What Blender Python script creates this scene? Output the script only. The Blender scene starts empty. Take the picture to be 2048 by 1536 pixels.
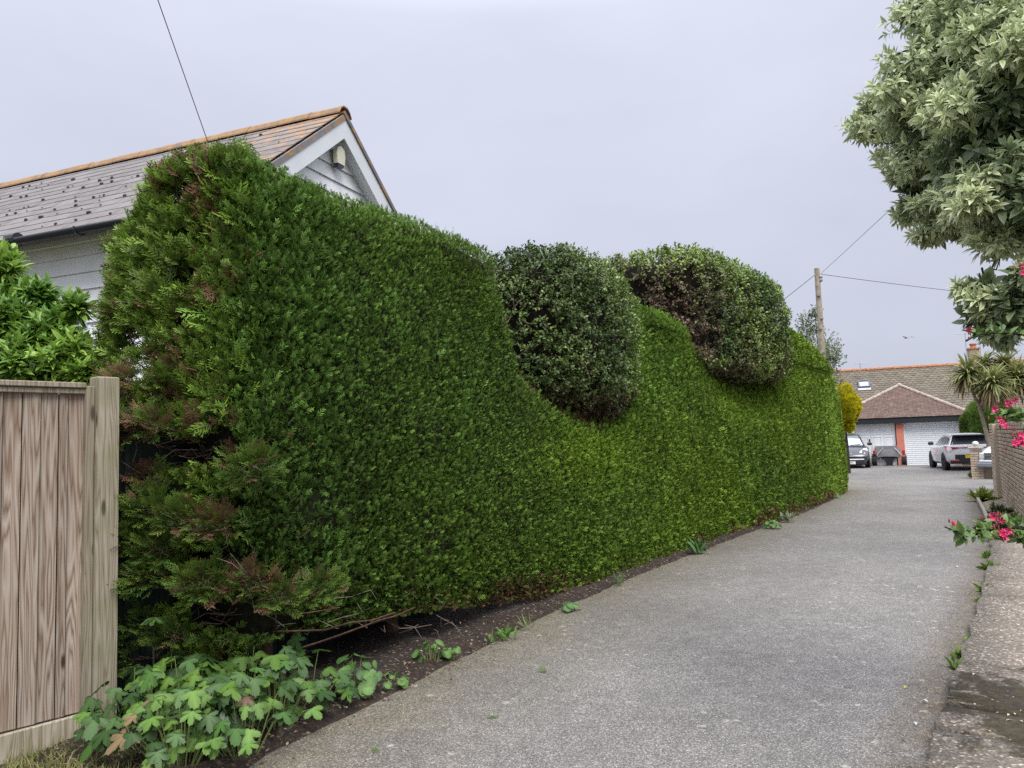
import bpy, math, random
import numpy as np
from mathutils import Vector, Matrix

random.seed(7); RNG = np.random.default_rng(11)
scene = bpy.context.scene
COL = scene.collection
rad = math.radians

# ------------------------------------------------------------------ camera
FPX, EYE, PITCH, ROLL = 1538.0, 1.55, rad(4.36), rad(1.72)
_f = np.array([0, math.cos(PITCH), math.sin(PITCH)]); _r0 = np.array([1., 0, 0]); _u0 = np.cross(_r0, _f)
_c, _s = math.cos(ROLL), math.sin(ROLL)
_r = _c*_r0 - _s*_u0; _u = _s*_r0 + _c*_u0
CAMP = np.array([0, 0, EYE])
cam_d = bpy.data.cameras.new('camera'); cam = bpy.data.objects.new('camera', cam_d); COL.objects.link(cam)
cam_d.sensor_width = 36; cam_d.lens = FPX/2048*36; cam_d.clip_start = 0.05; cam_d.clip_end = 2000
cam.matrix_world = Matrix(((_r[0], _u[0], -_f[0], 0), (_r[1], _u[1], -_f[1], 0), (_r[2], _u[2], -_f[2], EYE), (0, 0, 0, 1)))
scene.camera = cam

def ray(x, y): return _f + _r*((x-1024)/FPX) + _u*((768-y)/FPX)
def at(x, y, Y):
    d = ray(x, y); return CAMP + d*(Y/d[1])
def ground_at(x, y, z=0.0):
    d = ray(x, y); return CAMP + d*((z-EYE)/d[2])

# ------------------------------------------------------------------ sky, sun, exposure
world = bpy.data.worlds.new('World'); scene.world = world; world.use_nodes = True
wn, wl = world.node_tree.nodes, world.node_tree.links
for n in list(wn): wn.remove(n)
SUN_EL, SUN_AZ = rad(56), rad(166)        # a bright patch of cloud high behind the camera, to the right
sky = wn.new('ShaderNodeTexSky'); sky.sky_type = 'NISHITA'; sky.sun_disc = False
sky.sun_elevation = SUN_EL; sky.sun_rotation = SUN_AZ; sky.dust_density = 4; sky.ozone_density = 1
bg1 = wn.new('ShaderNodeBackground'); bg1.inputs['Strength'].default_value = 0.05
wl.new(sky.outputs[0], bg1.inputs['Color'])
tc = wn.new('ShaderNodeTexCoord'); sep = wn.new('ShaderNodeSeparateXYZ'); wl.new(tc.outputs['Generated'], sep.inputs[0])
rmp = wn.new('ShaderNodeValToRGB'); wl.new(sep.outputs['Z'], rmp.inputs[0])     # an overcast dome, brighter overhead
rmp.color_ramp.elements[0].position = 0.0; rmp.color_ramp.elements[0].color = (0.385, 0.405, 0.485, 1)
rmp.color_ramp.elements[1].position = 1.0; rmp.color_ramp.elements[1].color = (2.0, 2.08, 2.3, 1)
e = rmp.color_ramp.elements.new(0.5); e.color = (0.51, 0.533, 0.635, 1)
nzw = wn.new('ShaderNodeTexNoise'); nzw.inputs['Scale'].default_value = 2.2; nzw.inputs['Detail'].default_value = 4
mpw = wn.new('ShaderNodeMapping'); mpw.inputs['Scale'].default_value = (1, 1, 2.4); wl.new(tc.outputs['Generated'], mpw.inputs[0]); wl.new(mpw.outputs[0], nzw.inputs['Vector'])
mrw = wn.new('ShaderNodeMapRange'); mrw.inputs['From Min'].default_value = .3; mrw.inputs['From Max'].default_value = .7
mrw.inputs['To Min'].default_value = .93; mrw.inputs['To Max'].default_value = 1.07; wl.new(nzw.outputs[0], mrw.inputs[0])
mulw = wn.new('ShaderNodeMixRGB'); mulw.blend_type = 'MULTIPLY'; mulw.inputs[0].default_value = 1
wl.new(rmp.outputs[0], mulw.inputs[1]); wl.new(mrw.outputs[0], mulw.inputs[2])
bg2 = wn.new('ShaderNodeBackground'); bg2.inputs['Strength'].default_value = 0.97; wl.new(mulw.outputs[0], bg2.inputs['Color'])
mixw = wn.new('ShaderNodeMixShader'); mixw.inputs[0].default_value = 0.92
wl.new(bg1.outputs[0], mixw.inputs[1]); wl.new(bg2.outputs[0], mixw.inputs[2])
wo = wn.new('ShaderNodeOutputWorld'); wl.new(mixw.outputs[0], wo.inputs[0])
sun_d = bpy.data.lights.new('sun', 'SUN'); sun_d.energy = 2.2; sun_d.angle = rad(32); sun_d.color = (1, .97, .93)
sun = bpy.data.objects.new('sun', sun_d); COL.objects.link(sun)
_sd = Vector((math.sin(SUN_AZ)*math.cos(SUN_EL), math.cos(SUN_AZ)*math.cos(SUN_EL), math.sin(SUN_EL)))
sun.rotation_euler = _sd.to_track_quat('Z', 'Y').to_euler(); sun.location = (0, 0, 30)
scene.view_settings.view_transform = 'Standard'; scene.view_settings.look = 'None'
scene.view_settings.exposure = 0.65; scene.view_settings.gamma = 1; scene.view_settings.use_curve_mapping = False
scene.render.engine = 'CYCLES'
cy = scene.cycles; cy.max_bounces = 5; cy.diffuse_bounces = 2; cy.glossy_bounces = 2; cy.transmission_bounces = 4; cy.transparent_max_bounces = 6
cy.use_denoising = False; cy.use_adaptive_sampling = True; cy.adaptive_threshold = 0.006
cy.sample_clamp_indirect = 4

# ------------------------------------------------------------------ helpers
def V3(p): return np.array([float(p[0]), float(p[1]), float(p[2])])
def norm(v): v = np.asarray(v, float); return v/np.maximum(np.linalg.norm(v, axis=-1, keepdims=True), 1e-9)
def link(o): COL.objects.link(o); return o
def tag(o, label=None, cat=None, group=None, kind=None):
    for k, v in (('label', label), ('category', cat), ('group', group), ('kind', kind)):
        if v: o[k] = v
    return o
def thing(name, loc, label, cat, rz=0, group=None):
    o = link(bpy.data.objects.new(name, None)); o.empty_display_size = .1
    o.location = [float(c) for c in loc]; o.rotation_euler = (0, 0, rz)
    return tag(o, label, cat, group)
def root_of(o):
    while o.parent: o = o.parent
    return o
def wmat(o): return Matrix.LocRotScale(o.location, o.rotation_euler, o.scale)
def mkobj(name, me, mat=None, parent=None, world=False, mtx=None):
    """world: mesh/matrix are in world space although the object is parented"""
    o = link(bpy.data.objects.new(name, me))
    if mat and not me.materials: me.materials.append(mat)
    if mtx is not None: o.matrix_basis = mtx
    if parent:
        o.parent = parent
        if world:
            m = Matrix.Identity(4); p = parent
            chain = []
            while p: chain.append(p); p = p.parent
            for q in reversed(chain): m = m @ q.matrix_parent_inverse @ q.matrix_basis
            o.matrix_parent_inverse = m.inverted()
    return o
def npmesh(name, V, T, C=None, smooth=False, nside=3):
    V = np.asarray(V, np.float32); T = np.asarray(T, np.int32)
    me = bpy.data.meshes.new(name); me.vertices.add(len(V)); me.vertices.foreach_set('co', V.ravel())
    me.loops.add(T.size); me.loops.foreach_set('vertex_index', T.ravel())
    me.polygons.add(len(T)); me.polygons.foreach_set('loop_start', np.arange(0, T.size, nside, dtype=np.int32))
    if C is not None:
        a = me.color_attributes.new('tint', 'FLOAT_COLOR', 'POINT')
        c4 = np.ones((len(V), 4), np.float32); c4[:, :3] = C; a.data.foreach_set('color', c4.ravel())
    me.update(calc_edges=True)
    if smooth: me.polygons.foreach_set('use_smooth', np.ones(len(T), bool))
    return me
class MB:
    def __init__(s): s.v = []; s.f = []
    def add(s, verts, faces):
        b = len(s.v); s.v += [tuple(float(c) for c in p) for p in verts]; s.f += [tuple(i+b for i in f) for f in faces]; return s
    def box(s, c, size, ax=None, bevel=0):
        c = V3(c); hx, hy, hz = [q/2 for q in size]
        X, Y, Z = ax if ax is not None else (np.array([1, 0, 0]), np.array([0, 1, 0]), np.array([0, 0, 1]))
        X, Y, Z = np.asarray(X, float), np.asarray(Y, float), np.asarray(Z, float)
        if not bevel:
            P = [c+X*hx*a+Y*hy*b+Z*hz*d for d in (-1, 1) for a, b in ((-1, -1), (1, -1), (1, 1), (-1, 1))]
            return s.add(P, [(3, 2, 1, 0), (4, 5, 6, 7), (0, 1, 5, 4), (1, 2, 6, 5), (2, 3, 7, 6), (3, 0, 4, 7)])
        k = bevel; P = []; F = []
        ring = lambda ix, iy, z: [c+X*a+Y*b+Z*z for a, b in ((-ix, -iy), (ix, -iy), (ix, iy), (-ix, iy))]
        P += ring(hx-k, hy-k, -hz) + ring(hx, hy, -hz+k) + ring(hx, hy, hz-k) + ring(hx-k, hy-k, hz)
        F = [(3, 2, 1, 0), (12, 13, 14, 15)]
        for r in range(3):
            for i in range(4): F.append((r*4+i, r*4+(i+1) % 4, r*4+4+(i+1) % 4, r*4+4+i))
        return s.add(P, F)
    def prism(s, poly, d):
        """poly: 3-D points, extruded by vector d"""
        n = len(poly); d = V3(d); P = [V3(p) for p in poly]; Q = [p+d for p in P]
        return s.add(P+Q, [tuple(range(n))[::-1], tuple(range(n, 2*n))] + [(i, (i+1) % n, n+(i+1) % n, n+i) for i in range(n)])
    def tube(s, pts, radii, n=6, cap=True):
        pts = [V3(p) for p in pts]; m = len(pts)
        if np.isscalar(radii): radii = [radii]*m
        P = []; up = None
        for i in range(m):
            t = norm(pts[min(i+1, m-1)]-pts[max(i-1, 0)])
            if up is None:
                up = np.array([0, 0, 1.]) if abs(t[2]) < .9 else np.array([1., 0, 0])
            a = norm(np.cross(t, up)); b = np.cross(a, t); up = b
            for k in range(n):
                w = 2*math.pi*k/n; P.append(pts[i]+radii[i]*(math.cos(w)*a+math.sin(w)*b))
        F = []
        for i in range(m-1):
            for k in range(n): F.append((i*n+k, i*n+(k+1) % n, (i+1)*n+(k+1) % n, (i+1)*n+k))
        if cap: F += [tuple(range(n))[::-1], tuple(range((m-1)*n, m*n))]
        return s.add(P, F)
    def lathe(s, c, prof, n=16, ax=None):
        """prof: (radius, height) pairs along axis Z of ax"""
        c = V3(c); X, Y, Z = ax if ax is not None else (np.array([1., 0, 0]), np.array([0, 1., 0]), np.array([0, 0, 1.]))
        P = [c+X*r*math.cos(2*math.pi*k/n)+Y*r*math.sin(2*math.pi*k/n)+Z*h for r, h in prof for k in range(n)]
        F = []
        for i in range(len(prof)-1):
            for k in range(n): F.append((i*n+k, i*n+(k+1) % n, (i+1)*n+(k+1) % n, (i+1)*n+k))
        F += [tuple(range(n))[::-1], tuple(range((len(prof)-1)*n, len(prof)*n))]
        return s.add(P, F)
    def mesh(s, name, smooth=False):
        me = bpy.data.meshes.new(name); me.from_pydata(s.v, [], s.f); me.update()
        if smooth:
            me.polygons.foreach_set('use_smooth', np.ones(len(s.f), bool))
            try: me.set_sharp_from_angle(angle=rad(40))
            except Exception: pass
        return me
    def build(s, name, mat, parent=None, world=False, smooth=False):
        return mkobj(name, s.mesh(name, smooth), mat, parent, world)

def snoise(P, freq, seed, k=10):
    """smooth pseudo-noise in about -1..1 at the points P (N,3)"""
    r = np.random.default_rng(seed); D = norm(r.normal(size=(k, 3)))*freq*r.uniform(.6, 1.7, (k, 1)); ph = r.uniform(0, 6.28, k)
    return np.sin(np.asarray(P) @ D.T + ph).sum(1)/math.sqrt(k)*1.0

# ------------------------------------------------------------------ materials
def mat_new(name):
    m = bpy.data.materials.new(name); m.use_nodes = True
    nt = m.node_tree; b = nt.nodes['Principled BSDF']; return m, nt.nodes, nt.links, b
def plain(name, col, rough=.6, metal=0, noise=.12, scale=8, bump=0, spec=.5, coat=0):
    m, n, l, b = mat_new(name)
    b.inputs['Roughness'].default_value = rough; b.inputs['Metallic'].default_value = metal
    b.inputs['Specular IOR Level'].default_value = spec
    if coat: b.inputs['Coat Weight'].default_value = coat; b.inputs['Coat Roughness'].default_value = .06
    t = n.new('ShaderNodeTexCoord'); z = n.new('ShaderNodeTexNoise'); z.inputs['Scale'].default_value = scale; z.inputs['Detail'].default_value = 6
    l.new(t.outputs['Object'], z.inputs['Vector'])
    r = n.new('ShaderNodeValToRGB'); r.color_ramp.elements[0].position = .3; r.color_ramp.elements[1].position = .7
    r.color_ramp.elements[0].color = [c*(1-noise) for c in col]+[1]; r.color_ramp.elements[1].color = [min(1, c*(1+noise)) for c in col]+[1]
    l.new(z.outputs[0], r.inputs[0]); l.new(r.outputs[0], b.inputs['Base Color'])
    if bump:
        bp = n.new('ShaderNodeBump'); bp.inputs['Strength'].default_value = bump; bp.inputs['Distance'].default_value = .01
        l.new(z.outputs[0], bp.inputs['Height']); l.new(bp.outputs[0], b.inputs['Normal'])
    return m
def leafmat(name, rough=.5, trans=.25, spec=.35, gain=1.0):
    m, n, l, b = mat_new(name)
    a = n.new('ShaderNodeAttribute'); a.attribute_name = 'tint'
    l.new(a.outputs['Color'], b.inputs['Base Color'])
    b.inputs['Roughness'].default_value = rough; b.inputs['Specular IOR Level'].default_value = spec
    if trans:
        t = n.new('ShaderNodeBsdfTranslucent'); l.new(a.outputs['Color'], t.inputs['Color'])
        x = n.new('ShaderNodeMixShader'); x.inputs[0].default_value = trans
        l.new(b.outputs[0], x.inputs[1]); l.new(t.outputs[0], x.inputs[2]); l.new(x.outputs[0], n['Material Output'].inputs['Surface'])
    return m
def ramp(n, l, src, stops, interp='LINEAR'):
    r = n.new('ShaderNodeValToRGB'); r.color_ramp.interpolation = interp
    while len(r.color_ramp.elements) < len(stops): r.color_ramp.elements.new(.5)
    for e, (p, c) in zip(r.color_ramp.elements, stops):
        e.position = p; e.color = (list(c)+[1])[:4] if not np.isscalar(c) else (c, c, c, 1)
    l.new(src, r.inputs[0]); return r.outputs[0]
def noise(n, l, vec, scale, detail=4, rough=.5, dist=0):
    z = n.new('ShaderNodeTexNoise'); z.inputs['Scale'].default_value = scale; z.inputs['Detail'].default_value = detail
    z.inputs['Roughness'].default_value = rough; z.inputs['Distortion'].default_value = dist
    l.new(vec, z.inputs['Vector']); return z.outputs[0]
def mixc(n, l, fac, a, b, mode='MIX'):
    x = n.new('ShaderNodeMixRGB'); x.blend_type = mode
    for i, v in enumerate((fac, a, b)):
        if hasattr(v, 'links'): l.new(v, x.inputs[i])
        elif np.isscalar(v): x.inputs[i].default_value = v if i == 0 else (v, v, v, 1)
        else: x.inputs[i].default_value = (list(v)+[1])[:4]
    return x.outputs[0]
def math_(n, l, op, a, b=None):
    x = n.new('ShaderNodeMath'); x.operation = op
    for i, v in enumerate((a, b)):
        if v is None: continue
        if hasattr(v, 'links'): l.new(v, x.inputs[i])
        else: x.inputs[i].default_value = v
    return x.outputs[0]
def bump(n, l, b, h, strength, dist):
    bp = n.new('ShaderNodeBump'); bp.inputs['Strength'].default_value = strength; bp.inputs['Distance'].default_value = dist
    l.new(h, bp.inputs['Height']); l.new(bp.outputs[0], b.inputs['Normal'])
def texco(n, out='Object'): return n.new('ShaderNodeTexCoord').outputs[out]
def mapping(n, l, vec, scale=(1, 1, 1), rot=(0, 0, 0), loc=None):
    m = n.new('ShaderNodeMapping'); m.inputs['Scale'].default_value = scale; m.inputs['Rotation'].default_value = rot
    l.new(vec, m.inputs['Vector'])
    if loc is not None: l.new(loc, m.inputs['Location'])
    return m.outputs[0]
def voro(n, l, vec, scale, feature='F1', out='Distance', rnd=1):
    v = n.new('ShaderNodeTexVoronoi'); v.feature = feature; v.inputs['Scale'].default_value = scale; v.inputs['Randomness'].default_value = rnd
    l.new(vec, v.inputs['Vector']); return v.outputs[out]

def wood_mat(name, c_lo, c_mid, c_hi, green=0):
    m, n, l, b = mat_new(name); co = texco(n)
    oi = n.new('ShaderNodeObjectInfo')
    sc = n.new('ShaderNodeVectorMath'); sc.operation = 'SCALE'; sc.inputs[0].default_value = (3.1, 7.7, 13.3); l.new(oi.outputs['Random'], sc.inputs['Scale'])
    v = mapping(n, l, co, (1.9, 1.9, .10), loc=sc.outputs[0])
    z = noise(n, l, v, 5.5, 3, .45, .25)                      # cathedral grain: bands of a slow noise
    bands = math_(n, l, 'FRACT', math_(n, l, 'MULTIPLY', z, 17.0))
    tri = math_(n, l, 'ABSOLUTE', math_(n, l, 'SUBTRACT', bands, .5))
    fine = noise(n, l, mapping(n, l, co, (90, 90, 2.2), loc=sc.outputs[0]), 1.6, 4)
    g = math_(n, l, 'ADD', math_(n, l, 'MULTIPLY', tri, 1.35), math_(n, l, 'MULTIPLY', fine, .42))
    c = ramp(n, l, g, [(.12, c_lo), (.42, c_mid), (.85, c_hi)])
    kn = voro(n, l, mapping(n, l, co, (6.5, 6.5, 1.7), loc=sc.outputs[0]), 1.0)
    c = mixc(n, l, ramp(n, l, kn, [(.05, 1), (.10, 0)]), c, [q*.45 for q in c_lo])
    big = noise(n, l, mapping(n, l, co, (2.2, 2.2, .6), loc=sc.outputs[0]), 1.2, 3)
    c = mixc(n, l, ramp(n, l, big, [(.42, 0), (.7, .75)]), c, mixc(n, l, .5, c, c_lo))
    hue = n.new('ShaderNodeHueSaturation'); l.new(c, hue.inputs['Color'])
    l.new(math_(n, l, 'ADD', math_(n, l, 'MULTIPLY', oi.outputs['Random'], .62), .68), hue.inputs['Value']); c = hue.outputs[0]
    if green:
        gz = noise(n, l, co, 3, 3); c = mixc(n, l, ramp(n, l, gz, [(.45, 0), (.75, green)]), c, (.16, .17, .07))
    l.new(c, b.inputs['Base Color']); b.inputs['Roughness'].default_value = .85; b.inputs['Specular IOR Level'].default_value = .2
    bump(n, l, b, g, .35, .004); return m
# ================================================================== SETTING
def smooth_path(pts, step=.1, it=40):
    pts = np.array(pts, float); seg = np.linalg.norm(np.diff(pts, axis=0), axis=1); s = np.r_[0, np.cumsum(seg)]
    t = np.arange(0, s[-1], step); P = np.c_[np.interp(t, s, pts[:, 0]), np.interp(t, s, pts[:, 1])]
    for _ in range(it):
        Q = P.copy(); Q[1:-1] = .25*P[:-2]+.5*P[1:-1]+.25*P[2:]; P = Q
    return P
ROAD_L = smooth_path([(-4.2, -2.2), (-2.75, .9), (-1.9, 2.8), (-1.26, 4.11), (-.59, 5.39), (.05, 6.68), (1.11, 8.5), (2.28, 10.31), (3.74, 12.48), (5.45, 14.93), (7.1, 17.6), (8.75, 20.4), (9.6, 23.5), (10.2, 28), (10.5, 40)])
ROAD_R = smooth_path([(-2.0, -2.2), (-.1, .9), (1.15, 2.7), (1.87, 3.67), (2.45, 4.55), (3.61, 6.23), (4.98, 8.3), (6.33, 10.39), (8.39, 13.99), (11.0, 18.7), (12.3, 19.9), (16.5, 21.6), (21, 25), (24, 34), (24, 40)])

# ground sheet to the horizon
m, n, l, b = mat_new('ground_earth'); co = texco(n)
c = ramp(n, l, noise(n, l, co, 1.3, 6), [(.3, (.05, .055, .022)), (.55, (.075, .07, .035)), (.75, (.10, .085, .05))])
l.new(c, b.inputs['Base Color']); b.inputs['Roughness'].default_value = .95
bump(n, l, b, noise(n, l, co, 25, 5), .5, .03); M_EARTH = m
g = MB().add([(-400, -200, -.03), (400, -200, -.03), (400, 600, -.03), (-400, 600, -.03)], [(0, 1, 2, 3)]).build('ground', M_EARTH); tag(g, kind='structure')

# road
m, n, l, b = mat_new('worn_asphalt'); co = texco(n)
v1 = voro(n, l, co, 150, out='Color'); sepn = n.new('ShaderNodeSeparateColor'); l.new(v1, sepn.inputs[0])
stone = ramp(n, l, sepn.outputs[0], [(0, (.11, .107, .104)), (.38, (.178, .173, .168)), (.72, (.255, .249, .242)), (.92, (.34, .33, .318)), (1, (.52, .50, .48))])
d1 = voro(n, l, co, 150); stone = mixc(n, l, ramp(n, l, d1, [(.35, 0), (.75, .62)]), stone, (.055, .053, .052))
big = noise(n, l, co, .55, 5, .6); stone = mixc(n, l, 1, stone, ramp(n, l, big, [(.3, (.80, .765, .73)), (.7, (1.16, 1.12, 1.08))]), 'MULTIPLY')
mid = noise(n, l, co, 7, 5, .6); stone = mixc(n, l, 1, stone, ramp(n, l, mid, [(.3, (.86, .86, .86)), (.7, (1.13, 1.13, 1.13))]), 'MULTIPLY')
edge = n.new('ShaderNodeAttribute'); edge.attribute_name = 'tint'        # how far from the hedge: algae and leaf dirt settle near it
sep2 = n.new('ShaderNodeSeparateColor'); l.new(edge.outputs['Color'], sep2.inputs[0])
dirtn = noise(n, l, co, 2.2, 5, .6)
dl = math_(n, l, 'MULTIPLY', sep2.outputs[0], ramp(n, l, dirtn, [(.25, .35), (.65, 1.0)]))
stone = mixc(n, l, dl, stone, mixc(n, l, 1, stone, (.80, .74, .52), 'MULTIPLY'))
dr = math_(n, l, 'MULTIPLY', sep2.outputs[1], ramp(n, l, dirtn, [(.3, .3), (.6, 1.0)]))
stone = mixc(n, l, dr, stone, mixc(n, l, 1, stone, (.52, .43, .28), 'MULTIPLY'))
# pale lichen spots in drifts
co2 = n.new('ShaderNodeVectorMath'); co2.operation = 'ADD'; l.new(co, co2.inputs[0])
wob = n.new('ShaderNodeTexNoise'); wob.inputs['Scale'].default_value = 30; l.new(co, wob.inputs['Vector'])
ws = n.new('ShaderNodeVectorMath'); ws.operation = 'SCALE'; ws.inputs['Scale'].default_value = .035; l.new(wob.outputs['Color'], ws.inputs[0]); l.new(ws.outputs[0], co2.inputs[1])
ld = voro(n, l, co2.outputs[0], 15); lc = voro(n, l, co2.outputs[0], 15, out='Color'); sep3 = n.new('ShaderNodeSeparateColor'); l.new(lc, sep3.inputs[0])
size = math_(n, l, 'MULTIPLY', sep3.outputs[1], .42)
spot = ramp(n, l, math_(n, l, 'SUBTRACT', size, ld), [(.0, 0), (.10, 1)])
drift = ramp(n, l, noise(n, l, co, 1.0, 3, .5), [(.48, 0), (.58, 1)])
pick = ramp(n, l, sep3.outputs[0], [(.5, 0), (.6, 1)])
sp = math_(n, l, 'MULTIPLY', math_(n, l, 'MULTIPLY', spot, drift), pick)
spb = math_(n, l, 'MULTIPLY', sp, ramp(n, l, noise(n, l, co, 55, 3), [(.35, .15), (.6, .5)]))
stone = mixc(n, l, spb, stone, (.60, .57, .48))
stain = ramp(n, l, noise(n, l, mapping(n, l, co, (1.5, .55, 1), (0, 0, rad(-32))), 1.6, 6, .65), [(.36, 1), (.5, 0)])
stone = mixc(n, l, math_(n, l, 'MULTIPLY', stain, .13), stone, (.10, .095, .09))
l.new(stone, b.inputs['Base Color']); b.inputs['Roughness'].default_value = .8; b.inputs['Specular IOR Level'].default_value = .35
bump(n, l, b, d1, .45, .004); M_ROAD = m
k = min(len(ROAD_L), len(ROAD_R)); NS = 300; NW = 24
def resample(P, N):
    s = np.r_[0, np.cumsum(np.linalg.norm(np.diff(P, axis=0), axis=1))]; t = np.linspace(0, s[-1], N); return np.c_[np.interp(t, s, P[:, 0]), np.interp(t, s, P[:, 1])]
A_, B_ = resample(ROAD_L, NS), resample(ROAD_R, NS)
w = np.linspace(0, 1, NW); P = A_[:, None]*(1-w)[None, :, None] + B_[:, None]*w[None, :, None]
jit = snoise(np.c_[A_, np.zeros(NS)], 9, 5)*.018 + snoise(np.c_[A_, np.zeros(NS)], 30, 6)*.012; P[:, 0, 0] += jit
width = np.linalg.norm(B_-A_, axis=1)
Vr = np.zeros((NS, NW, 3)); Vr[..., :2] = P; Vr[..., 2] = .012*np.sin(w*math.pi)[None]
dl_ = w[None]*width[:, None]; dr_ = (1-w)[None]*width[:, None]
Cr = np.zeros((NS, NW, 3)); Cr[..., 0] = np.clip(1-dl_/1.5, 0, 1)**1.3; Cr[..., 1] = np.clip(1-dr_/.42, 0, 1)
idx = np.arange(NS*NW).reshape(NS, NW)
Q = np.stack([idx[:-1, :-1], idx[:-1, 1:], idx[1:, 1:], idx[1:, :-1]], -1).reshape(-1, 4)
road = mkobj('road', npmesh('road', Vr.reshape(-1, 3), Q, Cr.reshape(-1, 3), True, 4), M_ROAD); tag(road, kind='structure')

# soil under the hedge; the overhang's shade is darkened into its colour
m, n, l, b = mat_new('leaf_litter_soil'); co = texco(n)
sv = voro(n, l, co, 60, out='Color'); s4 = n.new('ShaderNodeSeparateColor'); l.new(sv, s4.inputs[0])
c = ramp(n, l, s4.outputs[0], [(0, (.008, .005, .004)), (.5, (.018, .011, .007)), (.84, (.038, .022, .014)), (.96, (.10, .065, .042)), (1, (.30, .26, .20))])
c = mixc(n, l, ramp(n, l, noise(n, l, co, 5, 5), [(.4, 0), (.7, .6)]), c, (.035, .02, .012))
l.new(c, b.inputs['Base Color']); b.inputs['Roughness'].default_value = .95; bump(n, l, b, voro(n, l, co, 60), .9, .012); M_SOIL = m
def strip(P, side, w0, w1, zf, nw=14):
    T = norm(np.gradient(P, axis=0)); N = np.c_[-T[:, 1], T[:, 0]]*side
    w = np.linspace(w0, w1, nw); G = P[:, None] + N[:, None]*w[None, :, None]
    Z = zf(G.reshape(-1, 2)).reshape(G.shape[:2]); fade = np.clip((w-w0)/.12, 0, 1)[None]
    V = np.dstack([G, -.012+fade*(Z+.012)]); i = np.arange(V.shape[0]*nw).reshape(-1, nw)
    Q = np.stack([i[:-1, :-1], i[1:, :-1], i[1:, 1:], i[:-1, 1:]], -1).reshape(-1, 4)
    return V.reshape(-1, 3), Q
def soilz(g): p = np.c_[g, np.zeros(len(g))]; return .035+.018*snoise(p, 6, 21)+.012*snoise(p, 19, 22)
V, Q = strip(ROAD_L[18:250], 1, -.02, 1.7, soilz)
soil = mkobj('soil_bed', npmesh('soil_bed', V, Q, None, True, 4), M_SOIL); tag(soil, kind='structure')
# bare dry soil of the bed beside the brick wall
m, n, l, b = mat_new('dry_bed_soil'); co = texco(n)
c = ramp(n, l, noise(n, l, co, 22, 6, .65), [(.3, (.10, .075, .05)), (.5, (.22, .18, .13)), (.68, (.36, .31, .24))])
l.new(c, b.inputs['Base Color']); b.inputs['Roughness'].default_value = .95; bump(n, l, b, noise(n, l, co, 40, 5), .8, .02); M_DRY = m
rs = np.where(ROAD_R[:, 1] > 10.55)[0][0]; re = np.where(ROAD_R[:, 1] > 18.9)[0][0]
V, Q = strip(ROAD_R[rs:re], -1, .05, 2.2, lambda g: soilz(g)+.02)
bed = mkobj('planting_bed', npmesh('planting_bed', V, Q, None, True, 4), M_DRY); tag(bed, kind='structure')

# exposed-aggregate concrete slabs on the right
m, n, l, b = mat_new('exposed_aggregate'); co = texco(n)
v1 = voro(n, l, co, 62, out='Color'); s5 = n.new('ShaderNodeSeparateColor'); l.new(v1, s5.inputs[0])
c = ramp(n, l, s5.outputs[0], [(0, (.10, .085, .07)), (.5, (.19, .165, .14)), (.8, (.27, .24, .205)), (.9, (.42, .37, .31)), (1, (.66, .60, .52))])
c = mixc(n, l, ramp(n, l, voro(n, l, co, 62), [(.3, 0), (.6, .7)]), c, (.15, .13, .112))
c = mixc(n, l, 1, c, ramp(n, l, noise(n, l, co, 1.5, 5, .6), [(.3, .8), (.7, 1.15)]), 'MULTIPLY')
attr = n.new('ShaderNodeAttribute'); attr.attribute_name = 'tint'; s6 = n.new('ShaderNodeSeparateColor'); l.new(attr.outputs['Color'], s6.inputs[0])
mossn = noise(n, l, co, 4.5, 7, .7, .6)
mossf = ramp(n, l, math_(n, l, 'ADD', mossn, math_(n, l, 'MULTIPLY', s6.outputs[0], .42)), [(.60, 0), (.70, .95)])
mossc = ramp(n, l, noise(n, l, co, 28, 5), [(.3, (.014, .011, .005)), (.6, (.045, .033, .012)), (.8, (.075, .075, .018))])
c = mixc(n, l, mossf, c, mossc)
c = mixc(n, l, 1, c, (1.05, 1.0, .94), 'MULTIPLY')
crk = voro(n, l, mapping(n, l, co, (1.1, 1.1, .1)), 1.25, 'DISTANCE_TO_EDGE')
l.new(c, b.inputs['Base Color']); b.inputs['Roughness'].default_value = .85
bump(n, l, b, math_(n, l, 'ADD', voro(n, l, co, 62), math_(n, l, 'MULTIPLY', mossf, 1.5)), .55, .006); M_AGG = m
slab_root = link(bpy.data.objects.new('concrete_verge', None)); slab_root.location = (2.2, 3.6, 0); tag(slab_root, kind='structure')
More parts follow.
